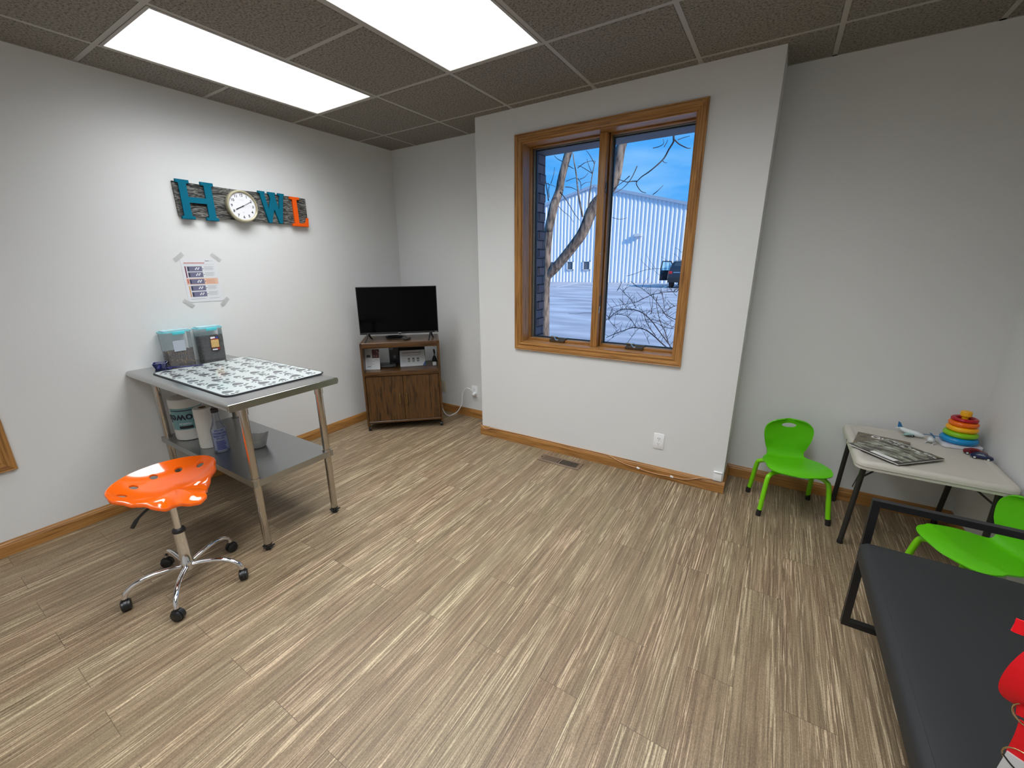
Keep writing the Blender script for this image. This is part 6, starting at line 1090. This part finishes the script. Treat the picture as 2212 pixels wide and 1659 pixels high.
obj('seat_rail', b, BK, bn, 0)

# ================================================================= RED LEASH HANGING NEAR THE CAMERA
RED = pm('red_nylon_webbing', srgb(232, 6, 26), .42, 0, .4, bump=.2, bscale=900)
O = Vector((3.700, 1.262, .866))
ls = thing('dog_leash', 'bright red webbing leash with metal rings hanging at the lower right edge', 'leash', O)
fwd = Vector((.497, .868, 0)).normalized(); side = Vector((.868, -.497, 0))    # side points right as seen from the room
def ribbon(path, width, wdir, th=.0022):
    b = BM(); P = smooth_path(path, 6); q = []
    for i, p in enumerate(P):
        d = (P[min(i + 1, len(P) - 1)] - P[max(i - 1, 0)]).normalized(); w = Vector(wdir); w = (w - d * w.dot(d)).normalized(); n_ = d.cross(w).normalized()
        q.append([b.verts.new(p + w * sx * width / 2 + n_ * sy * th / 2) for sx, sy in ((-1, -1), (1, -1), (1, 1), (-1, 1))])
    for a, c in zip(q, q[1:]):
        for k in range(4): b.faces.new((a[k], a[(k + 1) % 4], c[(k + 1) % 4], c[k]))
    b.faces.new(q[0][::-1]); b.faces.new(q[-1]); return b
def LP(u, v, w=0): return side * u + Vector((0, 0, v)) + fwd * w     # u right, v up, w away
b = ribbon([LP(.03, 1.66, 0), LP(.025, 1.2, 0), LP(.02, .6, 0), LP(.0, .25, 0), LP(-.006, .12, 0), LP(-.010, .085, -.004)], .026, side); obj('hanging_strap', b, RED, ls, 40)
b = ribbon([LP(.03, .105, 0), LP(.0, .092, -.006), LP(-.022, .078, -.010), LP(-.034, .073, -.006), LP(-.026, .070, .002), LP(.0, .062, .006), LP(.03, .05, .006)], .022, (.1, .0, 1)); obj('folded_tip', b, RED, ls, 40)
b = ribbon([LP(.012, .075, 0), LP(-.002, .045, -.008), LP(-.011, .010, -.014), LP(-.014, -.025, -.014), LP(-.010, -.046, -.008), LP(.004, -.055, .0), LP(.02, -.060, .006)], .027, side + Vector((0, 0, .25))); obj('strap_loop', b, RED, ls, 40)
b = ribbon([LP(.022, .05, .010), LP(.012, .0, .004), LP(.008, -.03, .0), LP(.012, -.062, .0), LP(.014, -.072, .0)], .034, side + Vector((0, 0, -.35))); obj('strap_back', b, RED, ls, 40)
GLD = pm('gold_ring', srgb(200, 176, 130), .18, 1)
b = BM(); M = Matrix.Translation(LP(.012, -.064, -.004)) @ Matrix((side, Vector((0, 0, 1)), fwd)).transposed().to_4x4(); torus(b, (0, 0, 0), .0195, .0014, 40, 8); 
for v in b.verts: v.co = M @ v.co
obj('metal_ring', b, GLD, ls, 80)
b = ribbon([LP(.016, -.080, .0), LP(.0175, -.11, -.002), LP(.0165, -.150, .0)], .028, side + Vector((0, 0, -.35))); obj('lower_strap', b, RED, ls, 40)
b = BM(); M = Matrix.Translation(LP(.018, -.150, -.002)) @ Matrix((side, Vector((0, 0, 1)), fwd)).transposed().to_4x4(); torus(b, (0, 0, 0), .0185, .0012, 40, 8)
for v in b.verts: v.co = M @ v.co
obj('metal_ring', b, GLD, ls, 80)
b = ribbon([LP(.0165, -.146, -.003), LP(.015, -.175, -.004), LP(.013, -.215, -.002)], .026, side + Vector((0, 0, -.35)), .003); obj('white_tag', b, pm('white_fabric_tag', (.6, .6, .6), .6), ls, 40)
b = ribbon([LP(.001, -.153, -.006), LP(.014, -.163, -.0065), LP(.028, -.168, -.006)], .0022, (0, 0, 1), .0008); obj('tag_stitching', b, BLK, ls, 0)
b = BM(); tube(b, smooth_path([LP(.03, 1.65, 0), LP(.03, 1.662, .006), LP(.036, 1.6665, .0)], 4), .002, 6); obj('ceiling_hook', b, CHR, ls)
# ================================================================= OUTSIDE THE WINDOW
GZ = -.08
def asphalt_mat():
    m, nt, b = newmat('worn_asphalt'); setc(b, None, .85, 0, .25); N = nt.nodes.new; L = nt.links.new
    tc = N('ShaderNodeTexCoord'); mp = N('ShaderNodeMapping'); mp.inputs['Scale'].default_value = (.35, 1.1, 1); L(tc.outputs['Object'], mp.inputs[0])
    n = N('ShaderNodeTexNoise'); n.inputs['Scale'].default_value = 1.2; n.inputs['Detail'].default_value = 7; L(mp.outputs[0], n.inputs['Vector'])
    cr = N('ShaderNodeValToRGB'); e = cr.color_ramp.elements; e[0].position = .35; e[0].color = (.36, .35, .39, 1); e[1].position = .68; e[1].color = (.62, .60, .64, 1)
    L(n.outputs['Fac'], cr.inputs['Fac']); L(cr.outputs['Color'], b.inputs['Base Color']); return m
b = BM(); box(b, -60, 3.98, GZ - .3, 40, 60, GZ, 0)
for (x0, y0, x1, y1) in ((-9.40, 26.9, -10.55, 33.3), (-5.2, 27.9, -5.84, 33.6), (-2.7, 27.6, -3.36, 33.2), (-1.2, 27.6, -1.6, 33.2), (-13.2, 26.9, -14.8, 33.3), (2.30, 8.6, 4.2, 11.4)):
    d = Vector((x1 - x0, y1 - y0, 0)); nn = Vector((d.y, -d.x, 0)).normalized() * .055
    q = [Vector((x0, y0, GZ + .002)) - nn, Vector((x0, y0, GZ + .002)) + nn, Vector((x1, y1, GZ + .002)) + nn, Vector((x1, y1, GZ + .002)) - nn]
    b.faces.new([b.verts.new(v) for v in q]).material_index = 1
struct(obj('parking_lot', b, [asphalt_mat(), pm('lot_line_paint', (.85, .85, .83), .7)], smooth=0), 'pale asphalt parking lot with painted stall lines')
def brick_mat():
    m, nt, b = newmat('brown_brick'); setc(b, None, .85, 0, .2); N = nt.nodes.new; L = nt.links.new
    tc = N('ShaderNodeTexCoord'); sp_ = N('ShaderNodeSeparateXYZ'); L(tc.outputs['Object'], sp_.inputs[0]); ad = N('ShaderNodeMath'); ad.operation = 'ADD'; L(sp_.outputs['X'], ad.inputs[0]); L(sp_.outputs['Y'], ad.inputs[1])
    cb = N('ShaderNodeCombineXYZ'); L(ad.outputs[0], cb.inputs[0]); L(sp_.outputs['Z'], cb.inputs[1])
    br = N('ShaderNodeTexBrick'); br.inputs['Scale'].default_value = 1; br.inputs['Brick Width'].default_value = .20; br.inputs['Row Height'].default_value = .0762; br.inputs['Mortar Size'].default_value = .0055
    br.inputs['Color1'].default_value = (*srgb(168, 134, 126), 1); br.inputs['Color2'].default_value = (*srgb(134, 120, 126), 1); br.inputs['Mortar'].default_value = (*srgb(80, 74, 76), 1)
    L(cb.outputs[0], br.inputs['Vector']); L(br.outputs['Color'], b.inputs['Base Color'])
    bp = N('ShaderNodeBump'); bp.inputs['Strength'].default_value = .8; bp.inputs['Distance'].default_value = .006; bp.invert = True; L(br.outputs['Fac'], bp.inputs['Height']); L(bp.outputs[0], b.inputs['Normal']); return m
b = BM(); BY0, BY1 = 3.644, 3.972
for a in ((-.3, GZ, 1.455, 2.362), (2.99, GZ, 4.6, 2.362), (1.455, GZ, 2.99, .60)): box(b, a[0], BY0, a[1], a[2], BY1, a[3])
# projecting brick ends along the pier edge
for k in range(30):
    z = GZ + .02 + k * .0762
    if z < 2.28 and k % 2: box(b, 1.450, BY1 - .10, z, 1.461, BY1 + .001, z + .064)
struct(obj('wall_brick', b, brick_mat(), smooth=0), 'brown brick outer wall beside the window')
b = BM(); box(b, -.3, BY0, 2.3625, 4.6, BY1, 2.9); struct(obj('trim_1', b, pm('dark_soffit_paint', (.17, .17, .20), .7), smooth=0), 'dark painted head above the window outside')

# metal building
BY = 35.0
bd = thing('metal_building', 'large white corrugated metal building across the parking lot', 'building', (-10.1, BY + 6, GZ))
def zroof(x): return 7.458 + (x + 10.116) * .2445 if x < -10.116 else 7.458 - (x + 10.116) * .2600
b = BM(); pitch = .305; x = -34.0; prev = None; cols = []
while x < 14:
    for dx_, dy_ in ((0, 0), (.055, -.09), (.135, -.09), (.19, 0)): cols.append((x + dx_, dy_))
    x += pitch
vs = [(b.verts.new((cx_ + 10.1, dy_ - 6, 0)), b.verts.new((cx_ + 10.1, dy_ - 6, zroof(cx_) - GZ - .12))) for cx_, dy_ in cols]
for a, c in zip(vs, vs[1:]): b.faces.new((a[0], c[0], c[1], a[1]))
# body behind the sheeting
P = [(-34, 0), (14, 0), (14, zroof(14) - GZ - .2), (-10.116, 7.458 - GZ - .2), (-34, zroof(-34) - GZ - .2)]
prism(b, [(p[0] + 10.1, p[1]) for p in P], -6 + .12, 14, Matrix(((1, 0, 0, 0), (0, 0, 1, 0), (0, 1, 0, 0), (0, 0, 0, 1))))
obj('corrugated_wall', b, pm('white_metal_cladding', (.80, .83, .88), .55, .0), bd, 0)
b = BM()
for x0, x1 in ((-34, -10.116), (-10.116, 14)): sqtube(b, (x0 + 10.1, -6.1, zroof(x0) - GZ - .10), (x1 + 10.1, -6.1, zroof(x1) - GZ - .10), .26, .20, up=(0, 0, 1))
obj('roof_trim', b, pm('grey_blue_roof_trim', (.34, .42, .52), .5), bd, 0)
for x0, x1 in ((-13.9, -13.25), (-12.27, -11.67), (-10.80, -10.17)):
    b = BM()
    z0, z1 = .90 - GZ, 1.64 - GZ
    for a in ((x0, z0, x0 + .06, z1), (x1 - .06, z0, x1, z1), (x0, z0, x1, z0 + .06), (x0, z1 - .06, x1, z1)): box(b, a[0] + 10.1, -6.16, a[1], a[2] + 10.1, -6.04, a[3])
    wn = obj('window', b, pm('window_frame_white', (.7, .72, .75), .5), bd, 0)
    b = BM(); box(b, x0 + .06 + 10.1, -6.10, z0 + .06, x1 - .06 + 10.1, -6.05, z1 - .06); obj('pane', b, pm('dark_window_pane', (.12, .13, .15), .2), wn, 0)
b = BM(); box(b, -6.62 + 10.1, -6.42, 3.40 - GZ, -6.05 + 10.1, -6.0, 3.62 - GZ, 0, .02); obj('wall_lamp', b, pm('lamp_housing', (.62, .64, .66), .5), bd, 0)

# parked vehicle with an open door
car = thing('parked_suv', 'dark sport utility vehicle seen from behind with its door standing open', 'car', (-1.62, 28.4, GZ))
CB = pm('dark_car_paint', (.030, .034, .045), .25, .3, .5, coat=.5); CGL = pm('car_glass', (.10, .15, .20), .1)
b = BM()
SEC = [(0, .92), (.12, .94), (.9, .93), (3.6, .93), (4.5, .88), (4.75, .80)]
def sec(hw, roof, y):
    pts = [(-hw, .35), (-hw - .02, .65), (-hw, 1.0)]
    if roof > 1.2: pts += [(-hw * .86, roof - .12), (-hw * .74, roof)]
    else: pts += [(-hw * .96, roof - .02), (-hw * .8, roof)]
    pts += [(-p[0], p[1]) for p in pts[::-1]]; return [b.verts.new((p[0], y, p[1])) for p in pts]
S_ = [sec(.90, 1.02, 0), sec(.93, 1.06, .05), sec(.93, 1.60, .35), sec(.94, 1.68, .9), sec(.94, 1.66, 2.4), sec(.93, 1.10, 3.3), sec(.90, .98, 4.4), sec(.80, .80, 4.7)]
for a, c in zip(S_, S_[1:]):
    for k in range(10): b.faces.new((a[k], a[(k + 1) % 10], c[(k + 1) % 10], c[k]))
b.faces.new(S_[0]); b.faces.new(S_[-1][::-1]); obj('body', b, CB, car, 30)
b = BM(); P = [(-.70, 1.10), (.70, 1.10), (.60, 1.55), (-.60, 1.55)]; M = Matrix.Translation((0, .02, 0)); 
f_ = [b.verts.new((x, .075 + (z - 1.06) / (1.60 - 1.06) * .29 - .02, z)) for x, z in P]; b.faces.new(f_); bmesh.ops.solidify(b, geom=b.faces[:], thickness=.01); obj('rear_window', b, CGL, car, 0)
for s in (-1, 1):
    b = BM(); box(b, s * .80 - .10, -.02, .86, s * .80 + .10, .06, 1.02, 0, .015); obj('tail_light', b, pm('tail_light_red', (.55, .02, .02), .2), car)
b = BM(); box(b, -.62, -.012, .93, .62, .01, .97); obj('chrome_strip', b, pm('car_chrome', (.8, .8, .8), .15, 1), car, 0)
b = BM(); box(b, -.92, -.06, .38, .92, .04, .62, 0, .03); obj('bumper', b, pm('black_bumper', (.02, .02, .022), .5), car)
for x in (-.83, .83):
    for y in (.85, 3.75):
        b = BM(); tube(b, [(x - .11, y, .36), (x + .11, y, .36)], .36, 24); obj('wheel', b, pm('tyre', (.02, .02, .02), .8), car)
b = BM()
D_ = Matrix.Translation((-.94, 2.1, 0)) @ Matrix.Rotation(math.radians(-152), 4, 'Z')
for a in ((0, .40, .95, 1.05), ): box(b, a[0], -.03, a[1], a[2], .03, a[3], 0, .02)
sqtube(b, (.02, 0, 1.05), (.30, 0, 1.60), .06); sqtube(b, (.30, 0, 1.60), (.85, 0, 1.62), .06); sqtube(b, (.85, 0, 1.62), (.93, 0, 1.05), .06)
for v in b.verts: v.co = D_ @ v.co
dr = obj('open_door', b, CB, car, 30)
b = BM(); prism(b, [(.04, 1.05), (.31, 1.58), (.84, 1.60), (.91, 1.05)], -.004, .004, Matrix(((1, 0, 0, 0), (0, 0, 1, 0), (0, 1, 0, 0), (0, 0, 0, 1))))
for v in b.verts: v.co = D_ @ v.co
obj('door_window', b, glass('door_glass', (.6, .85, .95), .1, .15), dr, 0)

# tree and shrub
def bark_mat():
    m, nt, b = newmat('pale_bark'); setc(b, None, .9, 0, .2); N = nt.nodes.new; L = nt.links.new
    tc = N('ShaderNodeTexCoord'); mp = N('ShaderNodeMapping'); mp.inputs['Scale'].default_value = (30, 30, 7); L(tc.outputs['Object'], mp.inputs[0])
    n = N('ShaderNodeTexNoise'); n.inputs['Scale'].default_value = 1; n.inputs['Detail'].default_value = 6; L(mp.outputs[0], n.inputs['Vector'])
    cr = N('ShaderNodeValToRGB'); e = cr.color_ramp.elements; e[0].position = .35; e[0].color = (*srgb(76, 68, 68), 1); e[1].position = .66; e[1].color = (*srgb(150, 134, 122), 1)
    L(n.outputs['Fac'], cr.inputs['Fac']); L(cr.outputs['Color'], b.inputs['Base Color'])
    bp = N('ShaderNodeBump'); bp.inputs['Strength'].default_value = .6; bp.inputs['Distance'].default_value = .01; L(n.outputs['Fac'], bp.inputs['Height']); L(bp.outputs[0], b.inputs['Normal']); return m
BARK = bark_mat(); TWIG = pm('dark_twig_bark', srgb(70, 60, 64), .8)
tr = thing('bare_tree', 'bare pale-barked tree forking into two limbs outside the window', 'tree', (.45, 6.0, GZ))
o0 = Vector((.45, 6.0, GZ))
lim = TREE['limbs']
lim[0][0].insert(0, [.45, 6.0, GZ]); lim[0][1].insert(0, .065)
for i, (pts, rs) in enumerate(lim):
    P = [Vector(p) - o0 for p in pts]
    if i: # continue the limb above the view
        d = (P[-1] - P[-2]).normalized(); P.append(P[-1] + d * .6 + Vector((0, 0, .2))); rs = rs + [rs[-1] * .7]; P.append(P[-1] + Vector((.15, .1, .9))); rs = rs + [rs[-1] * .6]
    rs = (rs + [rs[-1]] * len(P))[:len(P)]
    PP = smooth_path(P, 4); RR = [rs[min(k // 4, len(rs) - 1)] * (1 - (k % 4) / 4) + rs[min(k // 4 + 1, len(rs) - 1)] * (k % 4) / 4 for k in range(len(PP))]
    b = BM(); tube(b, PP, RR, 14); obj('trunk' if i == 0 else 'limb', b, BARK, tr, 80)
for pts, r in TREE['twigs']:
    PP = smooth_path([Vector(p) - o0 for p in pts], 3); b = BM(); n = len(PP); tube(b, PP, [r * (1 - .6 * k / n) for k in range(n)], 6); obj('branch', b, BARK if r > .0085 and r < .012 or r > .0125 else TWIG, tr, 80)
shb = thing('bare_shrub', 'tangle of thin bare arching shrub stems in front of the right window pane', 'shrub', (3.35, 4.8, GZ))
o1 = Vector((3.35, 4.8, GZ))
bs = TREE['bush']; major = bs[:28]; minor = bs[28:]
for i, (pts, r) in enumerate(major):
    P = [Vector(p) - o1 for p in pts]
    if i < 4: # root these stems in the ground
        P = [Vector((.02 * i, .05 * i - .1, 0)), P[0] * .55 + Vector((.1, 0, .0))] + P; 
    PP = smooth_path(P, 3); b = BM(); n = len(PP); tube(b, PP, [r * .62 * (1 - .55 * k / n) for k in range(n)], 6); obj('stem', b, TWIG, shb, 80)
b = BM()
for pts, r in minor: tube(b, [Vector(p) - o1 for p in pts], [r * .7, r * .6, r * .4], 5)
tw = obj('twigs', b, TWIG, shb, 80); tw['kind'] = 'stuff'
